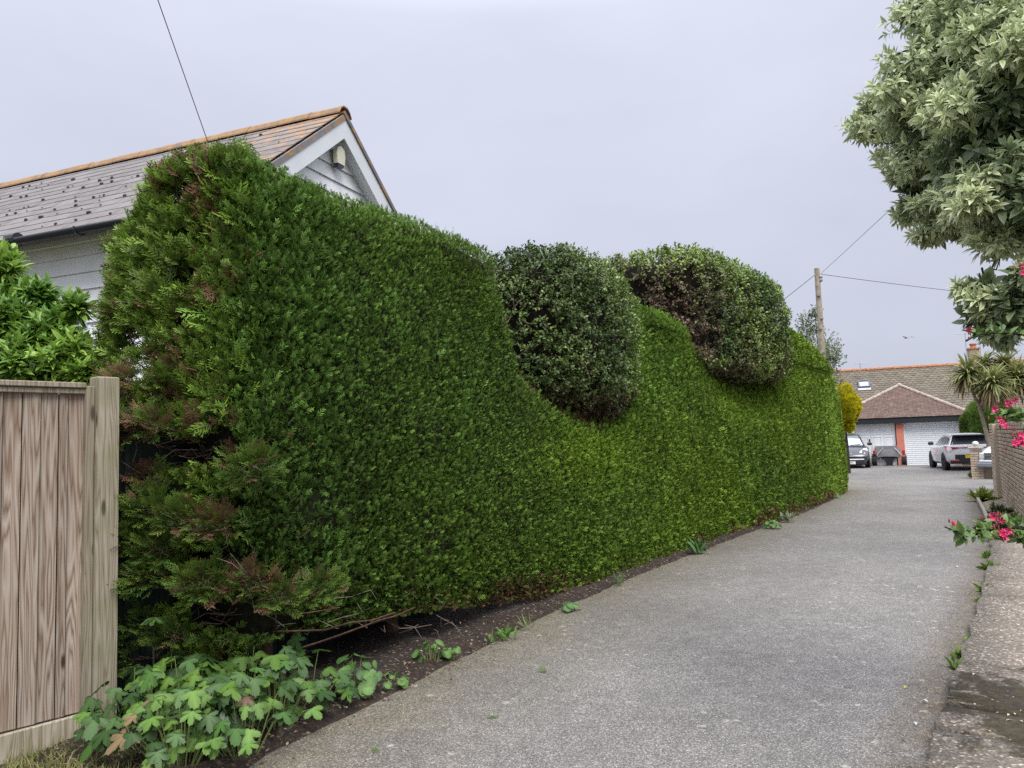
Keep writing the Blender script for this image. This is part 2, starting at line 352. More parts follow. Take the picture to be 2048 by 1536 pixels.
# cut lines across the verge, given as distances along its road edge
PR = ROAD_R; sR = np.r_[0, np.cumsum(np.linalg.norm(np.diff(PR, axis=0), axis=1))]
def edge_pt(y, off):                                   # point at height y on the road edge, moved off metres to the right
    i = np.argmin(abs(PR[:, 1]-y)); t = norm(PR[min(i+1, len(PR)-1)]-PR[i-1]); nrm = np.array([t[1], -t[0]]); return PR[i]+nrm*off
cuts = [1.2, 3.55, 4.02, 4.36, 7.1, 10.45]
crng = np.random.default_rng(3)
zig = {y: [crng.uniform(-.07, .07) for _ in range(9)] for y in cuts}
zig[cuts[0]] = zig[cuts[-1]] = zig[7.1] = [0]*9
for a, bb in zip(cuts[:-1], cuts[1:]):
    nl = max(4, int((bb-a)/.15)); offs = np.linspace(.0, 3.2, 9); V = []; C = []
    for i in range(nl+1):
        t = i/nl
        for j, o in enumerate(offs):
            ya = a+.012+zig[a][j]*(o > 0); yb = bb-.012+zig[bb][j]*(o > 0); y = ya+(yb-ya)*t
            p = edge_pt(y, o+(.012*math.sin(y*9)+.008*math.sin(y*31) if j == 0 else 0)); V.append((p[0], p[1], .055+.004*crng.normal()*(j > 0)))
            ppx = p[0]/max(p[1], .1)                   # moss grows in a patch near the right-hand border
            C.append([math.exp(-((p[0]-2.68)/.40)**2-((p[1]-4.05)/.85)**2)]*3)
    nv = len(V); idx = np.arange(nv).reshape(nl+1, 9); Q = list(np.stack([idx[:-1, :-1], idx[:-1, 1:], idx[1:, 1:], idx[1:, :-1]], -1).reshape(-1, 4))
    rim = list(idx[:, 0])+list(idx[-1, 1:])+list(idx[::-1, -1][1:])+list(idx[0, ::-1][1:-1])
    for q, i in enumerate(rim): x, y, z = V[i]; V.append((x, y, -.02)); C.append(C[i])
    nr = len(rim)
    for q in range(nr): Q.append((rim[q], rim[(q+1) % nr], nv+(q+1) % nr, nv+q))
    mkobj('slab', npmesh('slab', np.array(V), np.array(Q), np.array(C), False, 4), M_AGG, slab_root, True)
# thin edging kerbs along the planting bed
M_KERB = plain('kerb_concrete', (.30, .27, .22), .9, noise=.3, scale=14, bump=.4)
kerb_root = link(bpy.data.objects.new('bed_edging', None)); kerb_root.location = (*ROAD_R[rs], 0); tag(kerb_root, kind='structure')
i = rs+1
while i < re-9:
    p, q = ROAD_R[i], ROAD_R[i+9]; t = norm(q-p); nn = np.array([t[1], -t[0]]); L = np.linalg.norm(q-p)
    MB().box((*(.5*(p+q)+nn*.03), .03), (L-.012, .055, .15), ((*t, 0), (*nn, 0), (0, 0, 1)), .008).build('kerb', M_KERB, kerb_root, True); i += 9

# ================================================================== WOODEN FENCE (left)
M_WOOD = wood_mat('weathered_board', (.115, .070, .043), (.25, .192, .148), (.36, .305, .25))
M_POST = wood_mat('post_timber', (.15, .115, .075), (.27, .225, .165), (.36, .32, .255), green=.55)
FA = rad(41); FD = np.array([math.sin(FA), math.cos(FA), 0]); FN = np.array([FD[1], -FD[0], 0]); FZ = np.array([0, 0, 1.])
POST = np.array([-2.315, 4.385, 0])
fence = thing('wooden_fence', POST-FD*1.3, 'weathered brown vertical board fence panel with timber post', 'fence')
frng = np.random.default_rng(5)
ws = [.085, .052, .092, .092, .092, .092, .095, .092, .092, .095, .092, .092, .095, .09, .095, .095]
x = -.118
for i, wd in enumerate(ws):
    c0 = POST+FD*(x-wd/2-.004); x -= wd-.004
    o = MB().box((0, 0, 0), (wd-.010, .013, 1.745), None, .003).mesh('board')
    ax = Matrix.Rotation(math.pi/2-FA, 4, 'Z') @ Matrix.Rotation(rad(-5), 4, 'Z')
    mk = Matrix.Translation(Vector(c0+FN*(.007*(i % 2)-.002)+FZ*(.165+1.745/2))) @ ax
    mkobj('board', o, M_WOOD, fence, True, mk)
xe = x
MB().box(POST+FD*((xe-.11)/2)-FN*.022+FZ*1.03, (abs(xe+.10), .008, 1.72), (FD, FN, FZ)).build('backing', plain('shadowed_backing', (.03, .022, .017), .95), fence, True)  # dark sheet added behind the gaps, painting the shade between boards
MB().box(POST+FD*((xe-.13)/2)+FN*.012+FZ*1.938, (abs(xe+.13), .075, .03), (FD, FN, FZ), .004).build('capping_rail', M_POST, fence, True)
MB().box(POST+FD*((xe-.13)/2)+FN*.02+FZ*1.906, (abs(xe+.13), .03, .03), (FD, FN, FZ), .003).build('top_rail', M_POST, fence, True)
MB().box(POST+FD*((xe-.12)/2)+FN*.016+FZ*.075, (abs(xe+.12), .03, .165), (FD, FN, FZ), .004).build('gravel_board', M_POST, fence, True)
MB().box(POST+FD*(-.108)+FN*.02+FZ*.97, (.045, .05, 1.93), (FD, FN, FZ), .004).build('batten', M_POST, fence, True)
MB().box(POST+FD*(-.02)+FN*.012+FZ*.965, (.122, .10, 2.05), (FD, FN, FZ), .006).build('post', M_POST, fence, True)

# dark fence running behind the hedge
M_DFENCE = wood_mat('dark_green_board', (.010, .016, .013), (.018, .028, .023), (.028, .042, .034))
DA = rad(25); DD = np.array([math.sin(DA), math.cos(DA), 0]); DN = np.array([DD[1], -DD[0], 0]); D0 = np.array([-2.335, 4.42, 0])
dfence = thing('dark_fence', D0, 'dark green vertical board fence in the shade behind the hedge', 'fence')
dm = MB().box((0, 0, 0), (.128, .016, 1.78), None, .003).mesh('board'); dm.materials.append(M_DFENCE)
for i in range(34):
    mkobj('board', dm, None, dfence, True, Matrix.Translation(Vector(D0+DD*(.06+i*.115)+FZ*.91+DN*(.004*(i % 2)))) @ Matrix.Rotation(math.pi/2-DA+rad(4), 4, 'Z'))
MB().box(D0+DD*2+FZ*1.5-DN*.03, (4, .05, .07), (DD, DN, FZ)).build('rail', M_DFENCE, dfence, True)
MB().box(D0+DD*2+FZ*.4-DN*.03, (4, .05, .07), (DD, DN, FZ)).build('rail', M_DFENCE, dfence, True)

# ================================================================== GREY WEATHERBOARD HOUSE
HD = norm(np.array([-.927, .375, 0])); HG = np.array([.375, .927, 0]); HG = HG/np.linalg.norm(HG)
APEX = at(667, 227, 9.0); HS = 2.12; ZR = APEX[2]; ZE = 3.90
EAVE0 = APEX-HG*HS; EAVE0[2] = ZE
M_BOARD = plain('grey_cladding', (.82, .83, .845), .6, noise=.05, scale=5)
M_TRIM = plain('white_grey_trim', (.66, .68, .70), .45, noise=.04, scale=3)
m, n, l, b = mat_new('lichened_slate'); geo = n.new('ShaderNodeNewGeometry').outputs['Position']
oi = n.new('ShaderNodeObjectInfo')
c = ramp(n, l, oi.outputs['Random'], [(0, (.165, .150, .148)), (.5, (.185, .169, .166)), (1, (.21, .195, .19))])
c = mixc(n, l, 1, c, ramp(n, l, noise(n, l, geo, 9, 6, .65), [(.3, .82), (.7, 1.16)]), 'MULTIPLY')
c = mixc(n, l, ramp(n, l, noise(n, l, geo, 34, 4, .6), [(.62, 0), (.74, .25)]), c, (.34, .33, .32))
# orange lichen: towards the ridge and the verge, by distance from the apex corner
dd = n.new('ShaderNodeVectorMath'); dd.operation = 'DISTANCE'; dd.inputs[1].default_value = tuple(APEX); l.new(geo, dd.inputs[0])
near = ramp(n, l, math_(n, l, 'DIVIDE', dd.outputs['Value'], 4.0), [(.0, .20), (.3, .10), (.65, 0)])
ln = math_(n, l, 'ADD', noise(n, l, mapping(n, l, geo, (1, 1, 1.6)), 5.5, 6, .7, .4), near)
lich = ramp(n, l, ln, [(.63, 0), (.72, .75)])
c = mixc(n, l, lich, c, ramp(n, l, noise(n, l, geo, 30, 3), [(.3, (.34, .17, .06)), (.7, (.42, .26, .12))]))
l.new(c, b.inputs['Base Color']); b.inputs['Roughness'].default_value = .9; b.inputs['Specular IOR Level'].default_value = .25; bump(n, l, b, noise(n, l, geo, 40, 5), .25, .004); M_SLATE = m
m, n, l, b = mat_new('lichened_ridge'); geo = n.new('ShaderNodeNewGeometry').outputs['Position']
c = ramp(n, l, noise(n, l, geo, 6, 8, .8), [(.38, (.17, .145, .13)), (.47, (.26, .155, .08)), (.56, (.34, .20, .09)), (.64, (.24, .21, .185))])
l.new(c, b.inputs['Base Color']); b.inputs['Roughness'].default_value = .9; M_RIDGE = m
M_GUTTER = plain('black_gutter', (.018, .021, .028), .35, noise=.1)
house = thing('weatherboard_house', EAVE0*[1, 1, 0], 'grey weatherboard house with slate roof and white gable trim behind the hedge', 'house')
HL = 8.2; OV = .16
down = norm(np.array([-HG[0]*HS, -HG[1]*HS, ZE-ZR])); SL = math.hypot(HS, ZR-ZE)+.16; rn = norm(np.cross(down, -HD)); rn = rn if rn[2] > 0 else -rn
# boarding under the slates and rear slope
MB().prism([APEX-HD*OV-rn*.03, APEX+HD*HL-rn*.03, APEX+HD*HL+down*SL-rn*.03, APEX-HD*OV+down*SL-rn*.03], -rn*.06).build('roof', M_SLATE, house, True)
down2 = norm(np.array([HG[0]*HS, HG[1]*HS, ZE-ZR])); rn2 = norm(np.cross(down2, HD)); rn2 = rn2 if rn2[2] > 0 else -rn2
MB().prism([APEX-HD*(OV+.01), APEX+HD*HL, APEX+HD*HL+down2*SL, APEX-HD*(OV+.01)+down2*SL], -rn2*.05).build('rear_roof', M_SLATE, house, True)
rows = 14; gauge = (SL-.02)/rows; SWD = .34; variants = []
hr = np.random.default_rng(9)
for k in range(5):
    e = hr.uniform(-.006, .006, 4); mb = MB()
    mb.add([(-SWD/2+.004, -.04, -.004), (SWD/2-.004, -.04, -.004), (SWD/2-.003, gauge+.008+e[0], .002), (-SWD/2+.003, gauge+.008+e[1], .002),
            (-SWD/2+.004, -.04, .004), (SWD/2-.004, -.04, .004), (SWD/2-.003, gauge+.008+e[0], .010), (-SWD/2+.003, gauge+.008+e[1], .010)],
           [(3, 2, 1, 0), (4, 5, 6, 7), (0, 1, 5, 4), (1, 2, 6, 5), (2, 3, 7, 6), (3, 0, 4, 7)])
    me = mb.mesh('slate'); me.materials.append(M_SLATE); variants.append(me)
roof_part = [o for o in house.children if o.name.startswith('roof')][0]
spots = []
for r in range(rows):
    off = (r % 2)*SWD/2
    for k in range(int((HL+OV)/SWD)): spots.append((r, -OV+off+SWD*(k+.5) if True else 0))
cells = []
for r, uu in spots:
    p = APEX+HD*uu+down*(r*gauge+.01); cells.append((abs(uu), r, uu, p))
cells.sort(key=lambda t: t[0])
bx = Matrix((( -HD[0], down[0], rn[0], 0), (-HD[1], down[1], rn[1], 0), (-HD[2], down[2], rn[2], 0), (0, 0, 0, 1)))
rest = MB()
for i, (q, r, uu, p) in enumerate(cells):
    if uu+SWD/2 > HL: continue
    mt = Matrix.Translation(Vector(p)) @ bx @ Matrix.Rotation(hr.normal()*.006, 4, 'Z') @ Matrix.Rotation(hr.normal()*.006, 4, 'X')
    if i < 300: mkobj('slate', variants[i % 5], None, roof_part, True, mt)
    else:
        me = variants[i % 5]; rest.add([mt @ v.co for v in me.vertices], [tuple(f.vertices) for f in me.polygons])
for r in range(1, rows, 2):
    hm = variants[0].copy(); hm.name = 'slate'
    for v_ in hm.vertices: v_.co.x *= .5
    mkobj('slate', hm, None, roof_part, True, Matrix.Translation(Vector(APEX+HD*(-OV+SWD/4)+down*(r*gauge+.01))) @ bx)
o = rest.build('far_slates', M_SLATE, roof_part, True); tag(o, kind='stuff')
# moss crumbs on the slates
M_MOSS = plain('dark_moss', (.03, .03, .018), .95, noise=.4, scale=40)
mm = MB()
for _ in range(150):
    uu, vv = hr.uniform(0, 7), hr.uniform(.25, SL-.2); r_ = math.floor(vv/gauge)*gauge+gauge*.97
    p = APEX+HD*uu+down*r_+rn*.018; s_ = hr.uniform(.008, .024)
    mm.lathe(p, [(s_*.6, -s_*.3), (s_, 0), (s_*.6, s_*.5), (s_*.1, s_*.7)], 6, (HD*hr.uniform(.8, 1.8), down, rn))
tag(mm.build('moss_crumbs', M_MOSS, house, True), kind='stuff')
# ridge tiles
for k in range(18):
    u0 = -OV-.02+k*.46
    prof = [(-.125, -.11), (-.09, -.05), (-.04, -.012), (.04, -.012), (.09, -.05), (.125, -.11)]
    mb = MB(); P = []
    for uu in (u0+.004, u0+.456):
        for t_ in (0, .018):
            for a, z in prof: P.append(APEX+HD*uu+HG*a+np.array([0, 0, z+.045+t_+(.004 if k % 2 else 0)]))
    F = []
    for i in range(5): F += [(i, i+1, 13+i, 12+i), (6+i, 18+i, 19+i, 7+i)]
    for i in range(5): F += [(i, 6+i, 7+i, i+1), (12+i, 13+i, 19+i, 18+i)]
    F += [(0, 12, 18, 6), (5, 11, 23, 17)]
    mb.add(P, F).build('ridge_tile', M_RIDGE, house, True)
# front wall boards (lapped)
WALL = EAVE0+HG*.2; EXP = .178
inner = MB().prism([WALL*[1, 1, 0]+HG*.05, WALL*[1, 1, 0]+HD*HL+HG*.05, WALL*[1, 1, 0]+HD*HL+HG*.05+FZ*(ZE-.02), WALL*[1, 1, 0]+HG*.05+FZ*(ZE-.02)], HG*(2*HS-.5)).build('wall', plain('dark_batten', (.06, .06, .065), .9), house, True)
z = ZE-.10
WX0, WX1, WZ0, WZ1 = 1.72, 2.42, 2.08, 3.03        # window, metres along the wall from the corner
k = 0
while z > .2:
    spans = [(-.03, HL)] if (z-EXP > WZ1 or z < WZ0) else [(-.03, WX0), (WX1, HL)]
    for a, bb in spans:
        q = WALL*[1, 1, 0]
        MB().prism([q+HD*a+FZ*(z+.03)+HG*.028, q+HD*a+FZ*(z+.03)+HG*.018, q+HD*a+FZ*(z-EXP+.007)-HG*.008, q+HD*a+FZ*(z-EXP+.007)+HG*.008], HD*(bb-a)).build('weatherboard', M_BOARD, house, True)
    z -= EXP
MB().box(WALL*[1, 1, 0]+HD*(HL/2-.05)+FZ*(ZE-.075)-HG*.03, (HL+.1, .06, .13), (HD, HG, FZ)).build('soffit_board', M_TRIM, house, True)
# window partly hidden by the shrub
win = MB()
q = WALL*[1, 1, 0]; wz = (WZ0+WZ1)/2
for a, zz, sx, sz in (((WX0+WX1)/2, WZ1-.03, WX1-WX0, .06), ((WX0+WX1)/2, WZ0+.03, WX1-WX0, .06), (WX0+.03, wz, .06, WZ1-WZ0-.12), (WX1-.03, wz, .06, WZ1-WZ0-.12), ((WX0+WX1)/2, wz, .05, WZ1-WZ0-.12)):
    win.box(q+HD*a+FZ*zz-HG*.005, (sx, .07, sz), (HD, HG, FZ))
wf = win.build('window', M_TRIM, house, True)
m, n, l, b = mat_new('window_glass'); b.inputs['Base Color'].default_value = (.05, .06, .07, 1); b.inputs['Roughness'].default_value = .03; b.inputs['Specular IOR Level'].default_value = .9; M_GLASS = m
for s_ in (-1, 1):
    MB().box(q+HD*((WX0+WX1)/2+s_*.155)+FZ*wz+HG*.01, (.25, .012, WZ1-WZ0-.13), (HD, HG, FZ)).build('pane', M_GLASS, wf, True)
# gutter
gp = EAVE0+down*.13+np.array([0, 0, -.035])-HG*.05
mb = MB(); P = []; ng = 8
for uu in (-OV, HL):
    for k in range(ng+1):
        w_ = math.pi*k/ng; P.append(gp+HD*uu-HG*.058*math.cos(w_)*-1-np.array([0, 0, .06*math.sin(w_)]))
mb.add(P, [(k, k+1, ng+2+k, ng+1+k) for k in range(ng)]); gut = mb.build('gutter', M_GUTTER, house, True, True)
md = gut.modifiers.new('thick', 'SOLIDIFY'); md.thickness = .006
for k in range(8):
    uu = .45+k*.95; arc = [gp+HD*uu+HG*.068*math.cos(math.pi*i/8)-np.array([0, 0, .07*math.sin(math.pi*i/8)]) for i in range(9)]
    MB().tube(arc, .011, 5).build('bracket', M_GUTTER, gut, True)
MB().tube([gp+HD*2.28-np.array([0, 0, .0]), gp+HD*2.42], [.069, .069], 12).build('joint', M_GUTTER, gut, True)
# gable: boards, bargeboards, alarm box
GP = APEX-HD*.0
z = ZR-.30; k = 0
def half_at(zz): return max(0, (ZR-.12-zz)*HS/(ZR-ZE))
while z > 2.6:
    zt, zb_ = z+.03, z-EXP+.007
    ht, hb = min(half_at(zt), HS-.2), min(half_at(zb_), HS-.2)
    c0 = GP*[1, 1, 0]
    P = [c0-HG*hb+FZ*zb_-HD*.008, c0+HG*hb+FZ*zb_-HD*.008, c0+HG*ht+FZ*zt+HD*.018, c0-HG*ht+FZ*zt+HD*.018]
    MB().prism(P, HD*.016).build('weatherboard', M_BOARD, house, True); z -= EXP
P = [GP+HD*.06-HG*(HS-.2)+FZ*(ZE-.1-ZR), GP+HD*.06+HG*(HS-.2)+FZ*(ZE-.1-ZR), GP+HD*.06-FZ*.15]
MB().prism(P, HD*.05).build('gable_backing', M_GUTTER, house, True)
for sg, dn in ((-1, down), (1, down2)):
    hz = np.array([0, 0, -1.]); side = HG*sg
    perp = norm(np.cross(HD, dn)); perp = perp if perp[2] < 0 else -perp
    a0 = GP-HD*(OV-.01)-FZ*.035; bw = .235
    tip = a0+FZ*(-bw/abs(perp[2]))
    MB().prism([a0, a0+dn*(SL-.02), a0+dn*(SL-.02)+perp*bw, tip], HD*.03).build('bargeboard', M_TRIM, house, True)
    MB().prism([a0+HD*.03+perp*(bw-.03), a0+HD*.03+dn*(SL-.05)+perp*(bw-.03), a0+HD*.03+dn*(SL-.05)+perp*bw, a0+HD*.03+perp*bw], HD*(OV-.03)).build('verge_soffit', M_TRIM, house, True)
M_CREAM = plain('alarm_cream', (.62, .60, .45), .35, noise=.05); M_NAVY = plain('alarm_lens', (.015, .02, .05), .25)
ac = GP-HD*.05-FZ*.56-HG*.01
prof = [(-.085, .02), (-.07, .10), (0, .135), (.07, .10), (.085, .02), (.07, -.09), (-.07, -.09)]
ab = MB().prism([ac+HG*a+FZ*z_ for a, z_ in prof], -HD*.06).build('alarm_box', M_CREAM, house, True)
MB().prism([ac+HG*a+FZ*z_+HD*.002 for a, z_ in ((-.068, -.092), (.068, -.092), (.045, -.13), (-.045, -.13))], -HD*.055).build('lens', M_NAVY, ab, True)
# ================================================================== FOLIAGE TOOLS
def spray_template(rng, pairs, sub=0, width=.085, zj=.06):
    """flat feathery conifer spray: axis +Y length 1, plane XY; t = 0 base .. 1 tip of growth"""
    V, T, t = [], [], []
    def blade(p, d, L, w, t0, t1):
        side = np.array([-d[1], d[0], 0])*w*.62; b = len(V); q = p+d*L*.12
        V.extend([q+side, p+d*L, q-side]); t.extend([t0, t1, t0]); T.append((b, b+1, b+2))
    blade(np.zeros(3), np.array([0, 1, rng.normal()*zj]), 1., width*.8, 0, 1)
    for i in range(pairs):
        for s in (-1, 1):
            y = .06+.82*(i+.25*(s+1))/pairs; ang = rad(rng.uniform(32, 52))*s; L = (.52-.30*y)*rng.uniform(.75, 1.2)
            d = np.array([math.sin(ang), math.cos(ang), rng.normal()*zj*2.5]); p = np.array([0, y, 0.])
            blade(p, d, L, width*(1 if not sub else .8), .25*y+.1, .55+.45*y)
            for k in range(sub):
                yy = (k+.6)/(sub+.4); a2 = ang+s*rad(rng.uniform(25, 45))*(-1 if k % 2 else 1)
                d2 = np.array([math.sin(a2), math.cos(a2), rng.normal()*zj*2]); blade(p+d*L*yy, d2, L*.42*(1.2-yy*.6), width*.7, .3, .75)
    return np.array(V), np.array(T), np.array(t)
def leaf_template(rng, w=.4, curl=.18, fold=.12, seg=3):
    """oval leaf: base at origin, tip at +Y 1, normal +Z; t: 0 on the midrib, 1 on the margin"""
    V, T, t = [], [], []
    ys = np.linspace(0, 1, seg+2); cz = rng.normal()*.05
    for i, y in enumerate(ys):
        hw = w/2*math.sin(math.pi*min(1, (y*.96+.02))**.85); z = -curl*y*y+cz*y
        if i in (0, seg+1): V.append((0, y, z)); t.append(0 if i == 0 else 1)
        else: V += [(-hw, y, z+fold*hw*2), (0, y, z), (hw, y, z+fold*hw*2)]; t += [1, 0, 1]
    T += [(0, 2, 1), (0, 3, 2)]
    for i in range(seg-1):
        a = 1+3*i; T += [(a, a+1, a+4), (a, a+4, a+3), (a+1, a+2, a+5), (a+1, a+5, a+4)]
    a = 1+3*(seg-1); e = a+3; T += [(a, a+1, e), (a+1, a+2, e)]
    return np.array(V, float), np.array(T), np.array(t, float)
def scatter(tmpls, pos, axis, nrm, scale, c0, c1, rng, xs=1.0):
    """one triangle soup: template copies with colour running from c0 (t=0) to c1 (t=1)"""
    pos = np.asarray(pos); N = len(pos); Y = norm(axis); X = norm(np.cross(Y, nrm)); Z = np.cross(X, Y)
    scale = np.broadcast_to(scale, (N,)); pick = rng.integers(0, len(tmpls), N)
    Vs, Ts, Cs, base = [], [], [], 0
    for k, (V, T, t) in enumerate(tmpls):
        i = np.where(pick == k)[0]
        if not len(i): continue
        W = pos[i, None]+scale[i, None, None]*(V[None, :, 0, None]*xs*X[i, None]+V[None, :, 1, None]*Y[i, None]+V[None, :, 2, None]*Z[i, None])
        C = c0[i, None]*(1-t)[None, :, None]+c1[i, None]*t[None, :, None]
        Ts.append((T[None]+(np.arange(len(i))*len(V))[:, None, None]+base).reshape(-1, 3)); base += len(i)*len(V)
        Vs.append(W.reshape(-1, 3)); Cs.append(C.reshape(-1, 3))
    return np.concatenate(Vs), np.concatenate(Ts), np.concatenate(Cs)
def join_soups(L):
    b = 0; V, T, C = [], [], []
    for v, t, c in L: V.append(v); T.append(t+b); C.append(c); b += len(v)
    return np.concatenate(V), np.concatenate(T), np.concatenate(C)
def rnd_unit(rng, n): return norm(rng.normal(size=(n, 3)))
def lerp(a, b, t): return np.asarray(a)*(1-t[:, None])+np.asarray(b)*t[:, None]

# ================================================================== CONIFER HEDGE
M_CONIFER = leafmat('conifer_foliage', .5, .16, .22)
M_DARKCORE = plain('hedge_gap_shade', (.018, .019, .011), .95, noise=.5, scale=30, bump=.6, spec=.1)  # see-through blocker; shade in the foliage gaps is put into this colour
M_BARK = plain('conifer_bark', (.11, .062, .045), .9, noise=.4, scale=30, bump=.7, spec=.15)
M_TWIG = plain('grey_twigs', (.16, .125, .10), .9, noise=.3, scale=40, spec=.15)
HP = smooth_path([(-2.74, 5.12), (-2.56, 4.86), (-2.34, 4.72), (-2.05, 4.62), (-1.74, 4.55), (-1.53, 4.62), (-1.36, 4.78), (-.88, 5.52), (-.14, 6.78), (.98, 8.55), (2.17, 10.36), (3.66, 12.5), (5.42, 14.95), (7.1, 17.6), (8.6, 20.1), (8.95, 20.9), (8.7, 21.6), (7.8, 21.9)], .03, 60)
hs = np.r_[0, np.cumsum(np.linalg.norm(np.diff(HP, axis=0), axis=1))]; HT = norm(np.gradient(HP, axis=0)); HN = np.c_[-HT[:, 1], HT[:, 0]]
_v = np.c_[HP, np.full(len(HP), 1.5)]-CAMP; HPX = 1024+FPX*(_v @ _r)/(_v @ _f); HDEP = HP[:, 1]
_mono = np.argmax(HPX > 1685) if (HPX > 1685).any() else len(HP)
def px2s(px): return np.interp(px, np.maximum.accumulate(HPX[:_mono+1]), hs[:_mono+1])
prof = [(205, 455), (225, 415), (245, 385), (290, 328), (340, 306), (430, 300), (500, 312), (560, 336), (650, 370), (760, 412), (1000, 495), (1016, 528), (1029, 612), (1053, 737), (1124, 804), (1200, 840), (1248, 818), (1280, 735), (1302, 635), (1316, 614), (1342, 618), (1388, 648), (1416, 682), (1440, 722), (1490, 745), (1538, 768), (1575, 760), (1592, 690), (1602, 650), (1630, 674), (1656, 702), (1672, 732), (1683, 772)]
ts, tz = [], []
for px, py in prof:
    s_ = px2s(px); Y = np.interp(s_, hs, HP[:, 1])+.22; ts.append(float(s_)); tz.append(at(px, py, Y)[2])
ts.append(hs[-1]); tz.append(tz[-1]-.1)
botp = [(205, .20), (300, .26), (420, .32), (600, .38), (860, .27), (1000, .13), (1090, .05), (1150, .03), (1400, .02), (1690, .04)]
bs = [float(px2s(a)) for a, _ in botp]; bz = [z for _, z in botp]
S_RAG = float(px2s(430)); S_END = float(px2s(520)); W_H = 1.05
def hsurf(s, v, lean=True):
    """point on the clipped surface: s along the hedge, v metres up the face and over the top"""
    T = np.interp(s, ts, tz); zb = np.interp(s, bs, bz); rt = np.minimum(.25, (T-zb)*.3)
    L1 = T-rt-zb; La = rt*math.pi/2
    q = np.zeros_like(s); z = np.zeros_like(s)
    f = v < L1; z[f] = (zb+v)[f]
    a = (v >= L1) & (v < L1+La); th = (v-L1)/np.maximum(rt, 1e-3); z[a] = (T-rt+rt*np.sin(th))[a]; q[a] = (rt*(1-np.cos(th)))[a]
    t = v >= L1+La; z[t] = (T+.04*(v-L1-La))[t]; q[t] = (rt+v-L1-La)[t]
    h = z-zb
    q = q+np.interp(s, [0, ts[10], ts[15]], [.10, .08, .0])*np.exp(-(h/.22)**2)+np.where(h < 3, .035*(h-1.3)**2, 0)*.8
    ppx = np.interp(s, hs, HPX); q = q+.40*np.clip(1.25-np.abs(ppx-1510)/75, 0, 1)*np.clip((z-1.75)/.7, 0, 1)
    px = np.interp(s, hs, HP[:, 0]); py = np.interp(s, hs, HP[:, 1]); nx = np.interp(s, hs, HN[:, 0]); ny = np.interp(s, hs, HN[:, 1])
    P = np.c_[px+nx*q, py+ny*q, z]
    return P, L1+La+(W_H-rt)
def hsurf_n(s, v):
    e = .02; P, L = hsurf(s, v); A, _ = hsurf(s+e, v); Bv, _ = hsurf(s, v+e)
    N = norm(np.cross(A-P, Bv-P)); return P, N, L
def in_hole(s, z, holes):
    f = np.zeros(len(s))
    for (hx, hz, rx, rz) in holes:
        d = ((s-hx)/rx)**2+((z-hz)/rz)**2; f = np.maximum(f, np.clip(1.35-d, 0, 1))
    return f
def hole(px, py, rx, ry):
    s_ = float(px2s(px)); Y = np.interp(s_, hs, HP[:, 1]); z = at(px, py, Y)[2]; k = Y/FPX
    ds = max(.04, float(px2s(px+rx)-px2s(px-rx))/2); k = k*1.2; return (s_, z, ds*1.2, ry*k)
HOLES = [hole(335, 905, 75, 32), hole(430, 900, 45, 40), hole(300, 985, 55, 26), hole(262, 745, 30, 24), hole(270, 945, 40, 30), hole(420, 1120, 60, 18), hole(330, 1185, 60, 24), hole(440, 1245, 95, 34),
         hole(335, 375, 26, 30), hole(355, 545, 32, 22), hole(560, 1255, 90, 26), hole(255, 680, 26, 26), hole(345, 460, 20, 14), hole(360, 640, 24, 12), hole(470, 1010, 22, 14)]
hrng = np.random.default_rng(42)
T_SMALL = [spray_template(hrng, 4, 0, .115, .09) for _ in range(8)]
T_TINY = [spray_template(hrng, 2, 0, .19, .1) for _ in range(6)]
T_FROND = [spray_template(hrng, 6, 2, .06, .07) for _ in range(8)]
def fractal(P, seed): return .5*snoise(P, 2.1, seed)+.35*snoise(P, 5.3, seed+1)+.3*snoise(P, 13, seed+2)
def hedge_patch(s0, s1, dens, size, tm, rng, depth=.05, vmax=None, amp=.03, rag=0.0):
    Lm = 4.3 if vmax is None else vmax; n_ = int((s1-s0)*Lm*dens)
    s = rng.uniform(s0, s1, n_); v = rng.uniform(0, Lm, n_)
    P, N, L = hsurf_n(s, v); ok = (v < L-W_H+.25+.5)
    s, v, P, N = s[ok], v[ok], P[ok], N[ok]
    return s, v, P, N
soups = []
